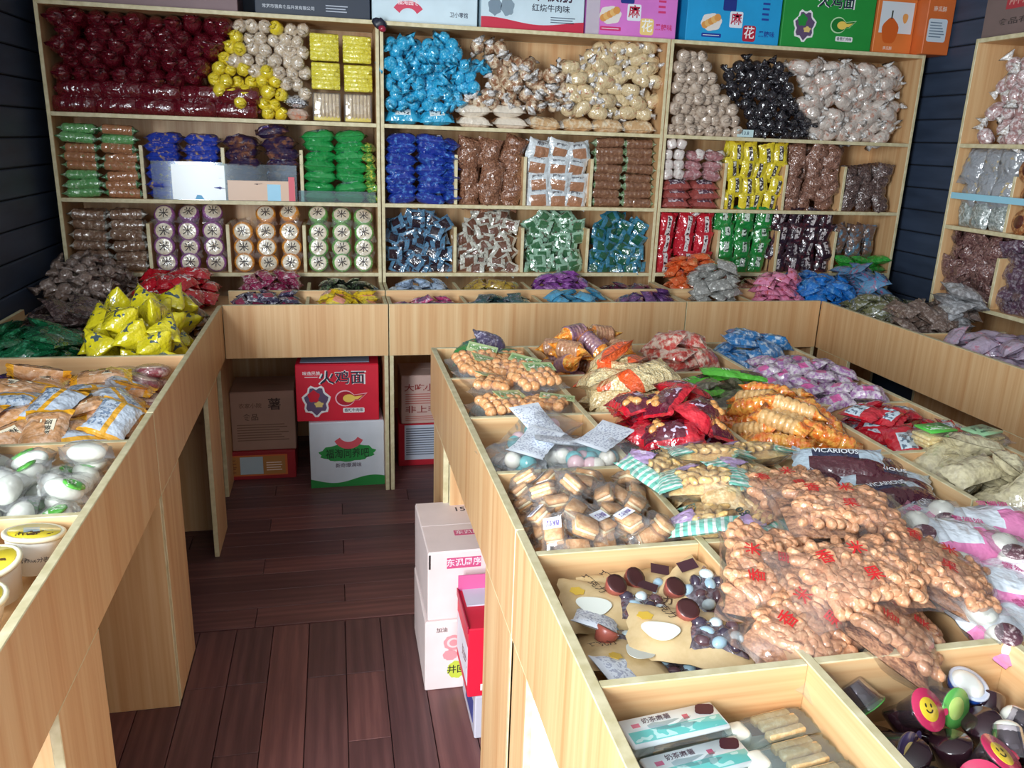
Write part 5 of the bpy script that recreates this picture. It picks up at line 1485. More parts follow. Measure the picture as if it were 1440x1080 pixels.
for i, (x, y, z, rz, lab) in enumerate(((0.705, 1.585, 0.885, 0.5, 'teal-ended snack bag nearest the red nut bags at the divider'),
                                        (0.820, 1.60, 0.905, -0.2, 'teal-ended snack bag in the back middle of its bin'),
                                        (0.93, 1.62, 0.895, 0.2, 'teal-ended snack bag beside the orange cookie slugs'),
                                        (0.745, 1.46, 0.905, -0.35, 'teal-ended snack bag lying topmost with large lettering'),
                                        (0.860, 1.475, 0.898, 0.3, 'teal-ended snack bag half under the peanut bags'),
                                        (0.705, 1.355, 0.870, 1.1, 'teal-ended snack bag hanging over the corner of the chocolate bin'),
                                        (0.800, 1.345, 0.872, 1.8, 'teal-ended snack bag in front with its band upright'))):
    kk = Kind('snack_bag', 'bag', lab, 'teal-ended snack bags', tb, (0.17, 0.13, 0.06))
    z += 0.018
    prt = [('snack_layer', snack_lay, T(0, 0, -0.002))] + scatter_in_bag(18, 0.14, 0.12, 0.058, snk, 'snack', 90 + i) + [('end_band', endm, T(-0.070, 0, 0.012, rot(0, -0.25, 0))), ('end_band', endm, T(0.070, 0, 0.012, rot(0, 0.25, 0))), ('corner_print', lil, T(-0.035, 0.045, 0.020, rot(-0.3, -0.2, 0.3))), ('lettering', gt, T(0.0, 0.03, 0.0345, rot(-0.15, 0, -0.2)))]
    spawn(kk, T(x, y, z, rot(jit(0.3), jit(0.25), rz)), parts=prt)
heap(0.672, 0.99, 1.292, 1.64, zI, kpack(name='clear_packet', cat='packet', label='sand coloured clear packet under the teal-ended bags', group='sand coloured packets', L=0.14, W=0.10, H=0.045, mat=pmat('sandy', (196, 160, 110), spots=((226, 204, 160), 40, 0.55), coat=1)), 16)

# columns three and four
c1 = kpack(name='nougat_packet', cat='packet', label='red and clear nougat packet at the far edge of the island', group='red and clear packets', L=0.13, W=0.09, H=0.045, mat=pmat('red_clear', (196, 70, 60), spots=((226, 200, 180), 22, 0.52), coat=1))
heap(1.012, 1.33, 2.415, 2.768, zI, c1, 26, crown=0.03)
d1 = kpack(name='foil_packet', cat='packet', label='ocean blue packet at the far corner of the island', group='ocean blue packets', L=0.13, W=0.09, H=0.04, mat=pmat('ocean_blue', (52, 120, 176), spots=((196, 206, 214), 26, 0.58), coat=1))
heap(1.30, 1.655, 2.53, 2.768, zI, d1, 18, crown=0.04)
pp = kpack(name='lilac_packet', cat='packet', label='lilac and pink clear packet along the right edge of the island', group='lilac and pink packets', L=0.098, W=0.066, H=0.036, mat=pmat('lilac_pink', (156, 106, 160), spots=((206, 196, 200), 40, 0.5), panels=((0.35, 0.65, 0.3, 0.7, (214, 96, 160)),), coat=1))
heap(1.30, 1.655, 1.98, 2.56, zI, pp, 96, crown=0.03)
gm = pmat('lime_stick_pack', (96, 200, 60), panels=((0.55, 0.95, 0.3, 0.8, (70, 60, 50)),), rough=0.25, coat=1)
mt = text_mesh('m', 0.036, plain((236, 240, 226), 0.5))
for x, y, z, rz, lab in ((1.10, 2.30, 0.885, 0.25, 'lime green long packet nearest the red nut bags'), (1.24, 2.30, 0.905, -0.2, 'lime green long packet lying topmost towards the lilac packets'), (1.08, 2.20, 0.878, 0.45, 'lime green long packet in front with dark lettering')):
    spawn(Kind('stick_packet', 'packet', lab, 'lime green long packets', [pillow(0.22, 0.065, 0.03, gm, seed=101, seal=0.06)], (0.22, 0.06, 0.03), [('lettering', mt, T(-0.035, 0, 0.0175))]), T(x, y, z, rot(0.1, jit(0.1), rz)))
heap(1.012, 1.33, 2.06, 2.39, zI, kpack(name='foil_packet', cat='packet', label='dark olive packet under the lime green ones', group='dark olive packets', L=0.13, W=0.09, H=0.035, mat=pmat('dark_olive', (84, 80, 60), spots=((140, 130, 110), 26, 0.58), coat=1)), 18)
ori = pmat('orange_film', (226, 112, 44), spots=((244, 176, 80), 26, 0.52), rough=0.2, coat=1, bump=0.8)
ckr = pmat('ridged_cookie', (214, 164, 100), spots=((232, 192, 134), 50, 0.55), rough=0.4, coat=0.8, bump=0.4)
slug = Kind('cookie_slug', 'cookie pack', 'ridged slug of sandwich cookies in orange film on the island', 'orange film cookie slugs', [rollpack(0.024, 0.105, [ckr, ori], 6, 0.03, groove=0.22), rollpack(0.024, 0.105, [ckr, ori], 5, 0.04, groove=0.22), rollpack(0.024, 0.105, [ori, ori], 6, 0.03, groove=0.16)], (0.15, 0.05, 0.048))
heap(0.99, 1.335, 1.66, 2.10, zI, slug, 44, crown=0.04, yaw=(-0.8, 0.35), tiltmax=0.5)
rw = kpack(name='scarlet_sachet', cat='packet', label='scarlet and white sachet by the right edge of the island', group='scarlet and white sachets', L=0.12, W=0.085, H=0.03, mat=pmat('scarlet_white', (186, 28, 44), panels=((0.15, 0.6, 0.12, 0.6, (200, 216, 226)),), marks=(0.15, 0.6, 0.15, 0.55, (90, 110, 130), 90), rough=0.2, coat=1))
heap(1.352, 1.655, 1.66, 2.02, zI, rw, 34, crown=0.04)
vt = text_mesh('VICARIOUS', 0.021, plain((236, 240, 244), 0.5), width=0.10)
wbm = pmat('white_maroon_pack', (196, 214, 226), panels=((0.18, 0.98, 0.10, 0.52, (84, 26, 40)), (0.22, 0.72, 0.52, 0.76, (50, 54, 84)), (0.1, 0.5, 0.80, 0.96, (226, 176, 70))), rough=0.25, coat=1)
for x, y, z, rx, rz, lab in ((1.13, 1.565, 0.905, 0.35, -0.45, 'white and maroon pack standing highest with slanted lettering'), (1.21, 1.50, 0.885, 0.15, -0.5, 'white and maroon pack with glossy maroon bar by the pastries'), (1.06, 1.54, 0.875, 0.1, 0.3, 'white and maroon pack half hidden by the peanut bags'),
                             (1.17, 1.42, 0.885, 0.1, 0.1, 'white and maroon pack in front of the glossy one'), (1.09, 1.43, 0.872, 0.0, -0.2, 'white and maroon pack nearest the peanut bags'), (1.25, 1.60, 0.872, 0.1, 0.5, 'white and maroon pack behind beside the scarlet sachets'), (1.23, 1.37, 0.865, 0.2, 0.6, 'white and maroon pack nearest the pink mochi bags')):
    spawn(Kind('bar_pack', 'pack', lab, 'white and maroon packs', [pillow(0.20, 0.115, 0.042, wbm, seed=103, seal=0.07), pillow(0.20, 0.115, 0.042, wbm, seed=104, seal=0.07)], (0.2, 0.11, 0.04), [('lettering', vt, T(-0.006, 0.016, 0.0245))]), T(x, y, z, rot(rx, jit(0.1), rz)))
heap(1.012, 1.33, 1.292, 1.64, zI, kpack(name='crumpled_bag', cat='packet', label='ice blue crumpled bag under the white and maroon packs', group='ice blue crumpled bags', L=0.15, W=0.11, H=0.04, mat=pmat('ice_blue', (176, 208, 222), coat=0.8, bump=0.8)), 9)
pas = pmat('pastry_clear', (196, 176, 130), spots=((226, 212, 170), 30, 0.52), rough=0.25, coat=1)
pst = Kind('pastry_pack', 'pastry', 'flaky pastry in clear wrap by the right end of the island', 'flaky pastries', [pillow(0.15, 0.085, 0.05, pmat('pastry_film', (186, 176, 146), spots=((206, 196, 160), 34, 0.5), coat=1, rough=0.2), seed=s) for s in (111, 112)], (0.15, 0.085, 0.05))
heap(1.352, 1.655, 1.20, 1.70, zI, pst, 26, crown=0.02, yaw=(0.2, 0.4))
gl = pmat('green_label', (84, 190, 70), marks=(0.1, 0.9, 0.2, 0.8, (226, 240, 220), 80), bump=0.2, coat=0.6)
puff = [rbox(0.10, 0.062, 0.010, 0.003, pmat('puff_layer', (226, 196, 120), spots=((240, 220, 160), 60, 0.5), rough=0.5), 'pastry_layer', 1)]
for x, y, rz, lab, c in ((1.49, 1.69, 0.1, 'layered pastry in clear wrap with bright green label', gl), (1.60, 1.66, 0.25, 'layered pastry in clear wrap with pale green label', pmat('pale_green_label', (150, 196, 150), marks=(0.1, 0.9, 0.2, 0.8, (70, 110, 80), 80), bump=0.2))):
    spawn(Kind('pastry_pack', 'pastry', lab, None, [pillow(0.17, 0.085, 0.055, film(gloss=0.3, haze=0.06), seed=113, name='film')], (0.17, 0.08, 0.05)), T(x, y, 0.905, rot(0, 0, rz)), parts=[('pastry_layer', puff[0], T(0, 0, -0.012 + 0.011 * i)) for i in range(3)] + [('label', rbox(0.085, 0.06, 0.006, 0.002, c, 'label', 1), T(-0.005, 0, 0.0285))])

# peanut puff bags
pn_m = pmat('peanut_puff', (200, 142, 104), spots=((222, 176, 138), 50, 0.58), rough=0.4, coat=0.3, bump=0.5, bscale=60)
pns = []
for s_ in (1, 2, 3):
    pns.append(lathe([(-0.0225, 0.0035), (-0.0195, 0.0074), (-0.0115, 0.0098), (0.0, 0.0085), (0.0115, 0.0095 + 0.0004 * s_), (0.0195, 0.0074), (0.0225, 0.0035)], 8, pn_m, 'peanut', [(0.06, 3)] * 7))
pf = [pillow(0.250, 0.178, 0.078, film(gloss=0.5, scale=22, haze=0.035), seed=s, seal=0.10, name='film') for s in (121, 122, 123)]
pl = [pillow(0.200, 0.148, 0.028, pmat('peanut_under', (206, 150, 108), spots=((176, 120, 84), 70, 0.52), rough=0.5, coat=0.1, bump=1, bscale=60), seed=s, seal=0.04, wr=0.1, zig=False, name='peanut_layer') for s in (124, 125)]
stamp = [text_mesh(c, 0.030, plain((206, 36, 40), 0.5)) for c in ('香', '米', '果')]
for i, (x, y, z, rx, ry, rz, lab) in enumerate(((0.920, 1.360, 0.925, 0.05, -0.05, 0.10, 'clear bag of peanut puffs at the back of the peanut heap'),
                                                (0.925, 1.200, 0.960, 0.12, 0.0, -0.28, 'clear bag of peanut puffs lying flat on top of the heap'),
                                                (0.735, 1.110, 0.905, 0.1, -0.28, 1.15, 'clear bag of peanut puffs sliding to the aisle beside the chocolate bin'),
                                                (0.840, 1.020, 0.935, 0.30, -0.08, 0.05, 'clear bag of peanut puffs in front with red characters in a column'),
                                                (0.995, 1.035, 0.925, 0.1, 0.35, -0.55, 'clear bag of peanut puffs leaning towards the pink mochi bags'),
                                                (0.745, 0.985, 0.880, 0.30, -0.2, 0.6, 'clear bag of peanut puffs low at the front beside the chocolate bin'),
                                                (0.870, 0.955, 0.878, 0.45, 0.1, 0.9, 'clear bag of peanut puffs drooping over the jelly cups'),
                                                (0.90, 1.14, 0.868, 0.0, 0.0, 0.3, 'clear bag of peanut puffs buried under the middle of the heap'))):
    kk = Kind('peanut_bag', 'bag', lab, 'clear bags of peanut puffs', pf, (0.26, 0.18, 0.07))
    prt = [('peanut_layer', pl[i % 2], T(0, 0, -0.010))] + scatter_in_bag(100, 0.222, 0.172, 0.070, pns, 'peanut', 130 + i)
    prt += [('lettering', stamp[0], T(-0.050, 0.025, 0.0405)), ('lettering', stamp[1], T(0.010, 0.03, 0.0420)), ('lettering', stamp[2], T(0.005, -0.025, 0.0420))]
    spawn(kk, T(x - 0.03, y + 0.01, z, rot(rx, ry, rz)), parts=prt)

# pink and white mochi bags
mp = pmat('pink_white_bag', (226, 132, 180), panels=((0.0, 1.0, 0.55, 0.9, (222, 230, 240)), (0.1, 0.62, 0.2, 0.9, (226, 234, 242))), rough=0.25, coat=1, bump=0.4)
mb = [ellipsoid(0.026, 0.026, 0.024, plain((226, 226, 214), 0.4, coat=0.5), 14, 9, 'mochi')]
mbk = [pillow(0.21, 0.14, 0.07, mp, seed=s, seal=0.08, name='bag') for s in (141, 142)]
mcut = disc(0.02, 0.004, pmat('mochi_filling', (96, 60, 70), spots=((226, 206, 206), 60, 0.6)), 14, 'filling')
mtx = text_mesh('雪媚娘', 0.019, plain((196, 70, 130), 0.5))
mwin = pillow(0.075, 0.10, 0.03, film(gloss=0.35, haze=0.1), seed=143, seal=0.05, zig=False, name='window')
for x, y, z, rx, ry, rz, lab in ((1.115, 1.165, 0.910, 0.1, 0.05, -0.25, 'pink and white mochi bag lying topmost beside the peanut heap'),
                                 (1.235, 1.235, 0.900, 0.1, -0.1, -0.35, 'pink and white mochi bag at the back near the pastries'),
                                 (1.105, 1.035, 0.885, 0.1, 0.1, -0.45, 'pink and white mochi bag in front beside the leaning peanut bag'),
                                 (1.235, 1.080, 0.895, 0.0, 0.1, -0.30, 'pink and white mochi bag at the right of the topmost one'),
                                 (1.09, 1.255, 0.880, 0.2, -0.1, 0.4, 'pink and white mochi bag half under the topmost one'),
                                 (1.07, 0.955, 0.862, 0.2, 0.1, 0.1, 'pink and white mochi bag lowest at the front divider'),
                                 (1.21, 0.965, 0.87, 0.1, 0.1, -0.2, 'pink and white mochi bag at the front right')):
    kk = Kind('mochi_bag', 'bag', lab, 'pink and white mochi bags', mbk, (0.2, 0.14, 0.07))
    spawn(kk, T(x, y, z, rot(rx, ry, rz)), parts=[('mochi', mb[0], T(-0.070, 0.022, 0.020)), ('mochi', mb[0], T(-0.076, -0.03, 0.016), [('filling', mcut, T(-0.008, -0.008, 0.0215, rot(0.2, -0.3, 0)))]), ('window', mwin, T(-0.072, 0, 0.030)), ('lettering', mtx, T(0.022, 0.022, 0.0385, rot(0, 0, -0.1)))])
heap(1.012, 1.33, 0.92, 1.265, zI, kpack(name='clear_packet', cat='packet', label='rose clear packet under the mochi bags', group='rose clear packets', L=0.14, W=0.10, H=0.045, mat=pmat('rose_clear', (206, 170, 190), spots=((230, 222, 230), 26, 0.5), coat=1)), 14)
heap(1.012, 1.33, 0.545, 0.89, zI, kpack(name='clear_packet', cat='packet', label='lavender clear packet at the near end of the island', group='lavender clear packets', L=0.13, W=0.10, H=0.045, mat=pmat('lavender_clear', (190, 180, 206), spots=((226, 222, 232), 26, 0.5), coat=1)), 22)
heap(1.352, 1.655, 0.545, 1.19, zI, kpack(name='straw_packet', cat='packet', label='straw coloured clear packet at the right edge near the camera', group='straw coloured packets', L=0.15, W=0.10, H=0.045, mat=pmat('straw_clear', (206, 184, 140), spots=((230, 214, 176), 26, 0.5), coat=1)), 40)


# ------------------------------------------------------------------ cartons
def carton(name, label, x0, y0, z0, w, d, h, mat, rz=0.0, prints=(), tape=None, flaps=True):
    """closed carton: local origin at the front lower left corner, front face at y = 0; prints = (part name, mesh, x, z) on the front"""
    o = thing(name, label, 'box', (x0, y0, z0), rz)
    link('body', box_mesh('body', 0, w, 0, d, 0, h - 0.003, mat, 0.003), o)
    if flaps:
        link('flap', box_mesh('flap', 0.002, w - 0.002, 0.002, d / 2 - 0.001, h - 0.003, h, mat, 0.0008), o)
        link('flap', box_mesh('flap', 0.002, w - 0.002, d / 2 + 0.001, d - 0.002, h - 0.003, h, mat, 0.0008), o)
    if tape:
        link('tape', box_mesh('tape', 0.004, w - 0.004, d / 2 - 0.025, d / 2 + 0.025, h, h + 0.0006, plain(tape, 0.2, coat=0.6), 0), o)
    for i, p in enumerate(prints):
        pn, m, x, z = p[:4]
        lay = p[4] if len(p) > 4 else 1
        link(pn, m, o, T(x, -0.0006 * lay - 0.0002, z, FACE))
    return o


def card_mat(c, sp=None):
    w = NT('carton_board')
    tc = w.n('ShaderNodeTexCoord').outputs['Object']
    f = w.noise(tc, 9, 3)
    a = rgba(c)
    b = tuple(min(1, v * 1.12) for v in a[:3]) + (1,)
    w.link(w.ramp(f, [(0.3, a), (0.7, b)]), w.b.inputs['Base Color'])
    w.b.inputs['Roughness'].default_value = 0.5
    return w.m


def tx(s, size, c, width=None):
    return text_mesh(s, size, plain(c, 0.5), width)


def patch(w, h, c, r=0.0):
    return poly_mesh('panel', rrect(w, h, r) if r else [(-w / 2, -h / 2), (w / 2, -h / 2), (w / 2, h / 2), (-w / 2, h / 2)], plain(c, 0.45), 0.0004)


def shape(pts, c):
    return poly_mesh('picture', pts, plain(c, 0.45), 0.0004)


def wavy(w, base, amp, ph=0.0):
    top = [(w * i / 20, base + amp * math.sin(2 * PI * i / 20 + ph)) for i in range(21)]
    return [(0, 0), (w, 0)] + top[::-1]


def lines(w, h, n, c):
    """block of printed lines as one flat print"""
    v, f = [], []
    r = random.Random(n)
    for i in range(n):
        y = h / 2 - h * (i + 0.5) / n
        e = w / 2 - r.random() * w * 0.3
        v += [(-w / 2, y - h / n * 0.2, 0), (e, y - h / n * 0.2, 0), (e, y + h / n * 0.2, 0), (-w / 2, y + h / n * 0.2, 0)]
        f.append((4 * i, 4 * i + 1, 4 * i + 2, 4 * i + 3))
    return mk('lettering', v, f, plain(c, 0.6), smooth=False)


def comet(w, h):
    p = []
    for i in range(16):
        a = PI * 0.35 + 2 * PI * 0.78 * i / 15
        p.append((-w * 0.18 + w * 0.30 * math.cos(a), h * 0.46 * math.sin(a)))
    return p + [(w * 0.25, -h * 0.12), (w * 0.5, h * 0.3), (w * 0.1, h * 0.2)]


WHITE, NAVY = (236, 236, 238), (34, 40, 64)


def bird_box(name, label, x0, y0, z0, w, d, h, base, flavour, rz=0.0, prefix=''):
    """carton with white-outlined dark title, a ragged crest figure, a comet-shaped picture and a flavour tag"""
    m = card_mat(base)
    pr = [('lettering', tx('火鸡面', 0.072, WHITE, 0.215), w * 0.56, h * 0.75), ('lettering', tx('火鸡面', 0.066, NAVY, 0.200), w * 0.56, h * 0.75, 2),
          ('picture', shape(blob(26, 0.060, 0.072, 0.12, 7), WHITE), w * 0.24, h * 0.36), ('picture', shape(blob(24, 0.050, 0.062, 0.14, 7), (96, 78, 110)), w * 0.24, h * 0.36, 2),
          ('picture', shape(blob(16, 0.026, 0.028, 0.15, 5), base), w * 0.21, h * 0.44, 3), ('picture', shape(blob(14, 0.020, 0.014, 0.2, 5), (226, 200, 120)), w * 0.27, h * 0.30, 3),
          ('picture', shape(comet(0.150, 0.085), (240, 190, 205) if base[0] > 120 else (190, 226, 180)), w * 0.66, h * 0.40), ('picture', shape(comet(0.138, 0.073), tuple(int(v * 0.85) for v in base)), w * 0.66, h * 0.40, 2),
          ('picture', shape(comet(0.092, 0.042), (240, 206, 96)), w * 0.68, h * 0.40, 3),
          ('tag', patch(0.098, 0.024, WHITE, 0.006), w * 0.69, h * 0.185), ('lettering', tx(flavour, 0.017, NAVY), w * 0.69, h * 0.185, 2)]
    if prefix:
        pr.append(('lettering', tx(prefix, 0.020, WHITE), w * 0.19, h * 0.84))
        pr.append(('lettering', lines(0.06, 0.008, 1, WHITE), w * 0.19, h * 0.78))
    return carton(name, label, x0, y0, z0, w, d, h, m, rz, pr)


# under the back counter
rbx = bird_box('carton', 'red carton with dark white-edged title under the back counter', -0.192, 3.662, 0.3275, 0.372, 0.26, 0.272, (206, 26, 52), '香辣牛肉味', -0.035, '味逸民族')
link('top_sheet', box_mesh('top_sheet', 0.02, 0.33, 0.03, 0.25, 0.2725, 0.274, plain((150, 170, 196), 0.5), 0), rbx)
wx, wh_ = 0.342, 0.300
gs = card_mat((206, 214, 224))
saus_pts = [(0.062 * math.cos(a), -0.055 + 0.062 * -math.sin(a) + 0.055) for a in np.linspace(PI * 0.12, PI * 0.88, 12)]
arc_o = [(0.072 * math.cos(a), 0.045 - 0.072 * math.sin(a)) for a in np.linspace(PI * 0.14, PI * 0.86, 14)]
arc_i = [(0.045 * math.cos(a), 0.048 - 0.040 * math.sin(a)) for a in np.linspace(PI * 0.86, PI * 0.14, 14)]
wbx = carton('carton', 'white carton with green cloud lettering under the red carton', -0.140, 3.640, 0.0, wx, 0.29, 0.326, gs, 0.02, [
    ('green_wave', shape(wavy(wx, 0.036, 0.016, 2.6), (42, 140, 66)), 0.0, 0.002),
    ('picture', shape(blob(34, 0.128, 0.044, 0.06, 11), (44, 146, 70)), wx * 0.50, 0.172), ('picture', shape(arc_o + arc_i, (214, 84, 96)), wx * 0.52, 0.218, 2),
    ('lettering', tx('福淘同养吧', 0.050, (26, 60, 36), 0.200), wx * 0.50, 0.166, 2), ('lettering', tx('新奇爆满味', 0.024, (96, 84, 104), 0.120), wx * 0.51, 0.108)])
for i in (0, 1):
    link('flap', box_mesh('flap', 0.004 + 0.169 * i, 0.168 + 0.169 * i, 0.004, 0.285, 0.3262, 0.3275, plain((206, 176, 190), 0.5), 0), wbx)
carton('carton', 'flat red and orange carton under the plain brown carton', -0.612, 3.785, 0.0, 0.398, 0.30, 0.142, card_mat((150, 30, 40)), 0.0, [
    ('panel', patch(0.32, 0.105, (206, 110, 56)), 0.20, 0.072), ('panel', patch(0.30, 0.092, (176, 122, 66)), 0.20, 0.072, 2), ('label', patch(0.105, 0.088, (176, 196, 206)), 0.195, 0.072, 3), ('lettering', lines(0.075, 0.07, 8, (110, 60, 46)), 0.09, 0.07, 3), ('lettering', lines(0.075, 0.05, 4, (236, 214, 196)), 0.30, 0.066, 3)])
carton('carton', 'plain brown carton with dark print standing on the flat red carton', -0.500, 3.800, 0.1425, 0.292, 0.26, 0.292, card_mat((158, 126, 110)), 0.01, [
    ('lettering', tx('薯', 0.062, (60, 42, 38)), 0.20, 0.225), ('lettering', tx('农家小院', 0.026, (110, 82, 66)), 0.09, 0.222), ('lettering', tx('食品', 0.036, (96, 74, 62)), 0.09, 0.165), ('lettering', lines(0.24, 0.09, 7, (124, 96, 80)), 0.145, 0.09)])
carton('carton', 'dim teal carton in the dark corner beside the brown carton', -0.80, 3.83, 0.0, 0.165, 0.2, 0.36, card_mat((60, 84, 96)), 0.0, [('panel', patch(0.15, 0.10, (40, 84, 130)), 0.082, 0.14), ('panel', patch(0.05, 0.03, (60, 110, 70)), 0.10, 0.21, 2)])
carton('carton', 'pale pink printed carton behind the double post', 0.300, 3.862, 0.226, 0.33, 0.24, 0.250, card_mat((206, 176, 166)), 0.0, [
    ('lettering', tx('大吃小吃', 0.040, (150, 54, 50), 0.20), 0.115, 0.185), ('lettering', lines(0.26, 0.06, 5, (190, 110, 100)), 0.15, 0.13), ('lettering', tx('非上非吃', 0.040, (150, 54, 50), 0.22), 0.13, 0.072), ('lettering', lines(0.26, 0.03, 3, (196, 120, 110)), 0.15, 0.028)])
carton('carton', 'red carton with a big white label behind the double post', 0.285, 3.862, 0.0, 0.36, 0.26, 0.2255, card_mat((186, 30, 48)), 0.0, [
    ('label', patch(0.27, 0.185, (206, 216, 232)), 0.165, 0.125), ('lettering', lines(0.235, 0.15, 12, (96, 104, 124)), 0.155, 0.130, 2), ('lettering', tx('金针菇', 0.016, (60, 66, 84)), 0.235, 0.048, 2)])

# beside the island: two pink-white cartons, one behind, a red carton on a grey one
pw = card_mat((226, 210, 208))
PK = (206, 84, 130)
carton('carton', 'pinkish white carton with a round pink stamp at the foot of the stack', 0.228, 2.090, 0.0, 0.34, 0.335, 0.236, pw, 0.0, [
    ('stamp', shape(blob(22, 0.030, 0.026, 0.05, 9), (222, 150, 156)), 0.085, 0.16), ('stamp', shape(blob(18, 0.020, 0.017), (236, 206, 206)), 0.085, 0.16, 2), ('stamp', shape(blob(18, 0.013, 0.011), (222, 150, 156)), 0.085, 0.16, 3), ('stamp', shape(blob(22, 0.022, 0.018, 0.05, 9), (222, 150, 156)), 0.075, 0.118),
    ('lettering', tx('加油', 0.017, (110, 84, 84)), 0.05, 0.205), ('stamp', shape(blob(24, 0.028, 0.030, 0.06, 8), (196, 206, 70)), 0.095, 0.066), ('lettering', tx('井回', 0.030, (60, 54, 40)), 0.095, 0.066, 2)])
up = carton('carton', 'pinkish white carton with pink name tags on top of the stack', 0.236, 2.095, 0.2365, 0.33, 0.335, 0.224, pw, 0.015, [
    ('tag', patch(0.100, 0.034, PK), 0.105, 0.185), ('lettering', tx('东沨周序', 0.026, (246, 226, 234)), 0.105, 0.185, 2)])
tg = poly_mesh('tag', rrect(0.085, 0.034, 0.003), plain(PK, 0.45), 0.0004)
t1 = link('tag', tg, up, T(0.135, 0.11, 0.2246))
link('lettering', tx('东沨周', 0.026, (246, 226, 234)), t1, T(0, 0, 0.0004))
link('side_slot', box_mesh('side_slot', 0.002, 0.008, -0.0008, 0.0, 0.17, 0.215, plain((60, 54, 54), 0.6), 0), up)
link('lettering', tx('15', 0.040, NAVY), up, T(0.135, 0.27, 0.2246))
gb = carton('carton', 'grey and blue carton on the floor under the red carton', 0.341, 1.862, 0.0, 0.30, 0.215, 0.139, card_mat((186, 182, 194)), 0.0, [])
link('side_print', box_mesh('side_print', -0.0008, 0, 0.03, 0.15, 0.03, 0.10, plain((60, 70, 140), 0.5), 0), gb)
rc = carton('carton', 'open red carton with white printed side beside the pinkish stack', 0.319, 1.860, 0.1395, 0.30, 0.205, 0.216, card_mat((214, 26, 56)), 0.0, [('label', patch(0.05, 0.02, WHITE), 0.06, 0.03)], flaps=False)
link('side_label', box_mesh('side_label', -0.0008, 0, 0.012, 0.195, 0.03, 0.15, plain((226, 222, 232), 0.5), 0), rc)
link('lettering', tx('好吃', 0.04, (150, 110, 120)), rc, T(-0.0012, 0.06, 0.09, Matrix(((0, 0, -1), (-1, 0, 0), (0, 1, 0)))))
link('top_sheet', box_mesh('top_sheet', 0.012, 0.25, 0.11, 0.20, 0.2135, 0.217, plain((214, 216, 232), 0.5), 0), rc)
link('flap', box_mesh('flap', -0.0035, -0.0005, 0.0, 0.20, 0.20, 0.222, plain((196, 30, 66), 0.45), 0), rc)
link('flap', box_mesh('flap', 0.0, 0.29, 0.196, 0.199, 0.21, 0.262, plain((214, 96, 150), 0.45), 0), rc)
# white paper sack in the gap of the near half
bag_o = rbox(0.27, 0.47, 0.64, 0.02, card_mat((244, 244, 246)), 'paper_sack', 2)
link('paper_sack', bag_o, None, T(0.464, 0.997, 0.3205), label='large white paper sack under the near half of the island', category='sack')


# on top of the shelves
ZTOP = Z1 + 0.0095
YTOP = YS + 0.055
nv = card_mat((32, 44, 62))
carton('carton', 'mauve brown carton on the shelf top at the far left', -1.19, YTOP, ZTOP, 0.80, 0.26, 0.26, card_mat((126, 100, 104)), 0.0, [])
carton('carton', 'navy carton with white lettering on the shelf top', -0.318, YTOP, ZTOP, 0.505, 0.26, 0.26, nv, 0.0, [
    ('lettering', tx('DIG', 0.075, WHITE), 0.10, 0.098), ('lettering', tx('常宽市强典食品开发有限公司', 0.017, (196, 202, 212), 0.225), 0.145, 0.036), ('label', patch(0.10, 0.05, (226, 230, 236)), 0.375, 0.115), ('lettering', lines(0.105, 0.034, 3, (176, 184, 198)), 0.36, 0.042)])
ban = [(0.072 * math.cos(a), 0.072 * math.sin(a) - 0.04) for a in np.linspace(PI * 0.18, PI * 0.82, 12)] + [(0.040 * math.cos(a), 0.040 * math.sin(a) - 0.04) for a in np.linspace(PI * 0.86, PI * 0.14, 12)]
lb = card_mat((196, 216, 226))
carton('carton', 'pale blue white carton with a curved red banner on the shelf top', 0.195, YTOP, ZTOP, 0.487, 0.26, 0.26, lb, 0.0, [
    ('banner', shape([(x * 1.1, y) for x, y in ban], (206, 60, 90)), 0.165, 0.066), ('lettering', tx('福淘园食', 0.024, (246, 220, 226), 0.10), 0.165, 0.088, 2), ('picture', shape(blob(12, 0.05, 0.022), (226, 206, 60)), 0.235, 0.128), ('lettering', tx('卫小零馆', 0.024, (60, 66, 84), 0.085), 0.400, 0.048)])
w3 = 0.500
carton('carton', 'pale blue white carton with a red wave and beef flavour lettering', 0.698, YTOP - 0.01, ZTOP, w3, 0.26, 0.26, lb, 0.0, [
    ('red_wave', shape(wavy(w3, 0.040, 0.012, 1.2), (196, 44, 70)), 0.0, 0.001), ('lettering', tx('红烧牛肉味', 0.034, (44, 50, 66), 0.185), 0.335, 0.102), ('lettering', lines(0.13, 0.032, 3, (90, 104, 120)), 0.40, 0.055), ('picture', shape(blob(20, 0.032, 0.04, 0.1, 7), (120, 140, 156)), 0.065, 0.10), ('picture', shape(blob(20, 0.032, 0.04, 0.1, 6), (130, 150, 164)), 0.125, 0.10), ('lettering', tx('牛板筋', 0.08, (60, 40, 60), 0.2), 0.34, 0.165)])


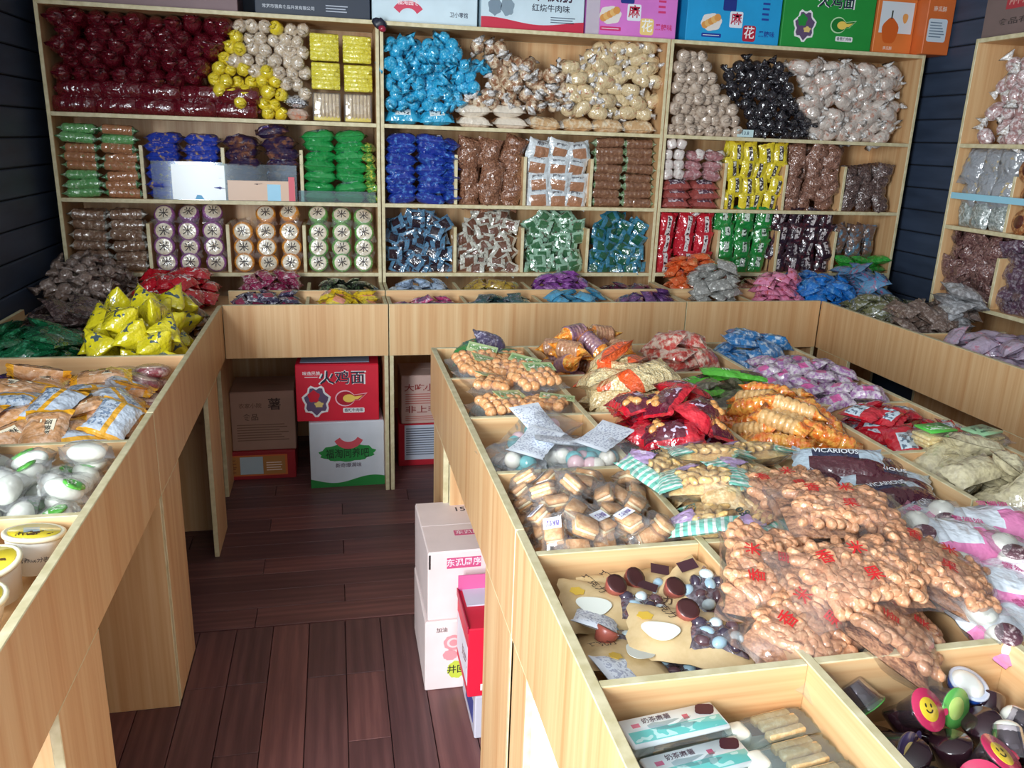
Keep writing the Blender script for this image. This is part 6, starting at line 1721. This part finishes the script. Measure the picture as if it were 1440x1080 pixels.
def mahua_box(label, x0, w, base, sq1, sq2, side, rz=0.0):
    pr = [('picture', shape(blob(24, 0.055, 0.040, 0.06, 6), (226, 220, 214)), w * 0.26, 0.094)]
    for i in range(5):
        pr.append(('picture', shape(blob(12, 0.018, 0.017), ((214, 150, 80), (226, 180, 110))[i % 2]), w * 0.26 - 0.034 + 0.016 * i, 0.080 + 0.009 * i, 2 + 0.8 * i))
    pr += [('tag', patch(0.105, 0.018, side, 0.004), w * 0.27, 0.034), ('lettering', lines(0.09, 0.007, 1, WHITE), w * 0.27, 0.034, 2),
           ('panel', patch(0.070, 0.074, (226, 232, 240), 0.008), w * 0.52, 0.112), ('lettering', tx('麻', 0.060, (186, 40, 70)), w * 0.52, 0.112, 2),
           ('panel', patch(0.070, 0.074, sq1, 0.012), w * 0.67, 0.052, 3), ('lettering', tx('花', 0.060, sq2), w * 0.67, 0.052, 4),
           ('panel', patch(0.07, 0.06, (30, 50, 130), 0.008), w * 0.44, 0.18), ('lettering', tx('黑糖味', 0.030, side), w * 0.86, 0.052), ('lettering', lines(0.05, 0.12, 5, side), w * 0.84, 0.17)]
    o = carton('carton', label, x0, YTOP - 0.012, ZTOP, w, 0.26, 0.26, card_mat(base), rz, pr)
    return o


pkb = mahua_box('orchid pink carton with twisted dough picture on the shelf top', 1.208, 0.462, (206, 116, 196), (236, 206, 130), (246, 246, 240), (206, 50, 110))
link('plastic_wrap', box_mesh('plastic_wrap', -0.002, 0.065, -0.004, -0.001, 0.0, 0.258, film(gloss=0.6, haze=0.4, scale=40), 0), pkb)
mahua_box('sky blue carton with twisted dough picture on the shelf top', 1.722, 0.505, (30, 150, 206), (176, 36, 60), (246, 240, 242), (30, 60, 150), 0.0)
bird_box('carton', 'green carton with dark white-edged title on the shelf top', 2.238, YTOP - 0.012, ZTOP, 0.515, 0.26, 0.30, (34, 140, 58), '香葱烤肉味')
ow = 0.30
carton('carton', 'orange and white carton with a pumpkin picture on the shelf top', 2.766, YTOP - 0.012, ZTOP, 0.225, 0.26, 0.27, card_mat((214, 118, 56)), 0.0, [
    ('panel', patch(0.19, 0.15, (214, 222, 228)), 0.115, 0.175), ('picture', shape(blob(22, 0.048, 0.062, 0.05, 5), (206, 96, 36)), 0.085, 0.110, 2), ('picture', shape([(-0.004, 0), (0.004, 0), (0.005, 0.04), (-0.003, 0.04)], (60, 66, 56)), 0.085, 0.168, 3), ('picture', shape(blob(12, 0.016, 0.024, 0.1, 3), (226, 160, 90)), 0.165, 0.175, 2), ('lettering', tx('南瓜酥', 0.018, (240, 214, 196)), 0.085, 0.026)])
carton('carton', 'orange carton with a rounded white data label beside the pumpkin carton', 2.996, 4.0, ZTOP + 0.0, 0.155, 0.30, 0.27, card_mat((206, 104, 48)), 0.0, [('label', patch(0.11, 0.11, (206, 218, 228), 0.012), 0.068, 0.115), ('lettering', lines(0.09, 0.08, 6, (110, 130, 150)), 0.068, 0.118, 2), ('lettering', tx('南瓜酥', 0.026, (240, 214, 196)), 0.068, 0.215)])
dc = carton('carton', 'dim brown carton with a red name strip on the right wall shelf', 2.865, 3.44, ZTOP, 0.46, 0.24, 0.26, card_mat((120, 100, 96)), -PI / 2, [
    ('panel', patch(0.30, 0.085, (176, 60, 66)), 0.27, 0.155), ('lettering', tx('麻辣王子', 0.07, (206, 150, 140), 0.27), 0.27, 0.155, 2), ('lettering', tx('食品有限公司', 0.028, (70, 58, 56), 0.34), 0.26, 0.062)])

# little ornament hanging at the top of the joint between the first two shelf units
on = thing('ornament', 'tiny dark bow ornament with a red bead on the shelf joint', 'ornament', (0.224, YS - 0.004, 2.085))
link('bow', ellipsoid(0.030, 0.010, 0.022, plain((34, 36, 52), 0.4), 12, 7, 'bow', lump=0.25), on, T(0, -0.008, 0))
link('bead', ellipsoid(0.017, 0.012, 0.014, plain((150, 40, 60), 0.3), 12, 7, 'bead', lump=0.1), on, T(0.012, -0.016, -0.022))
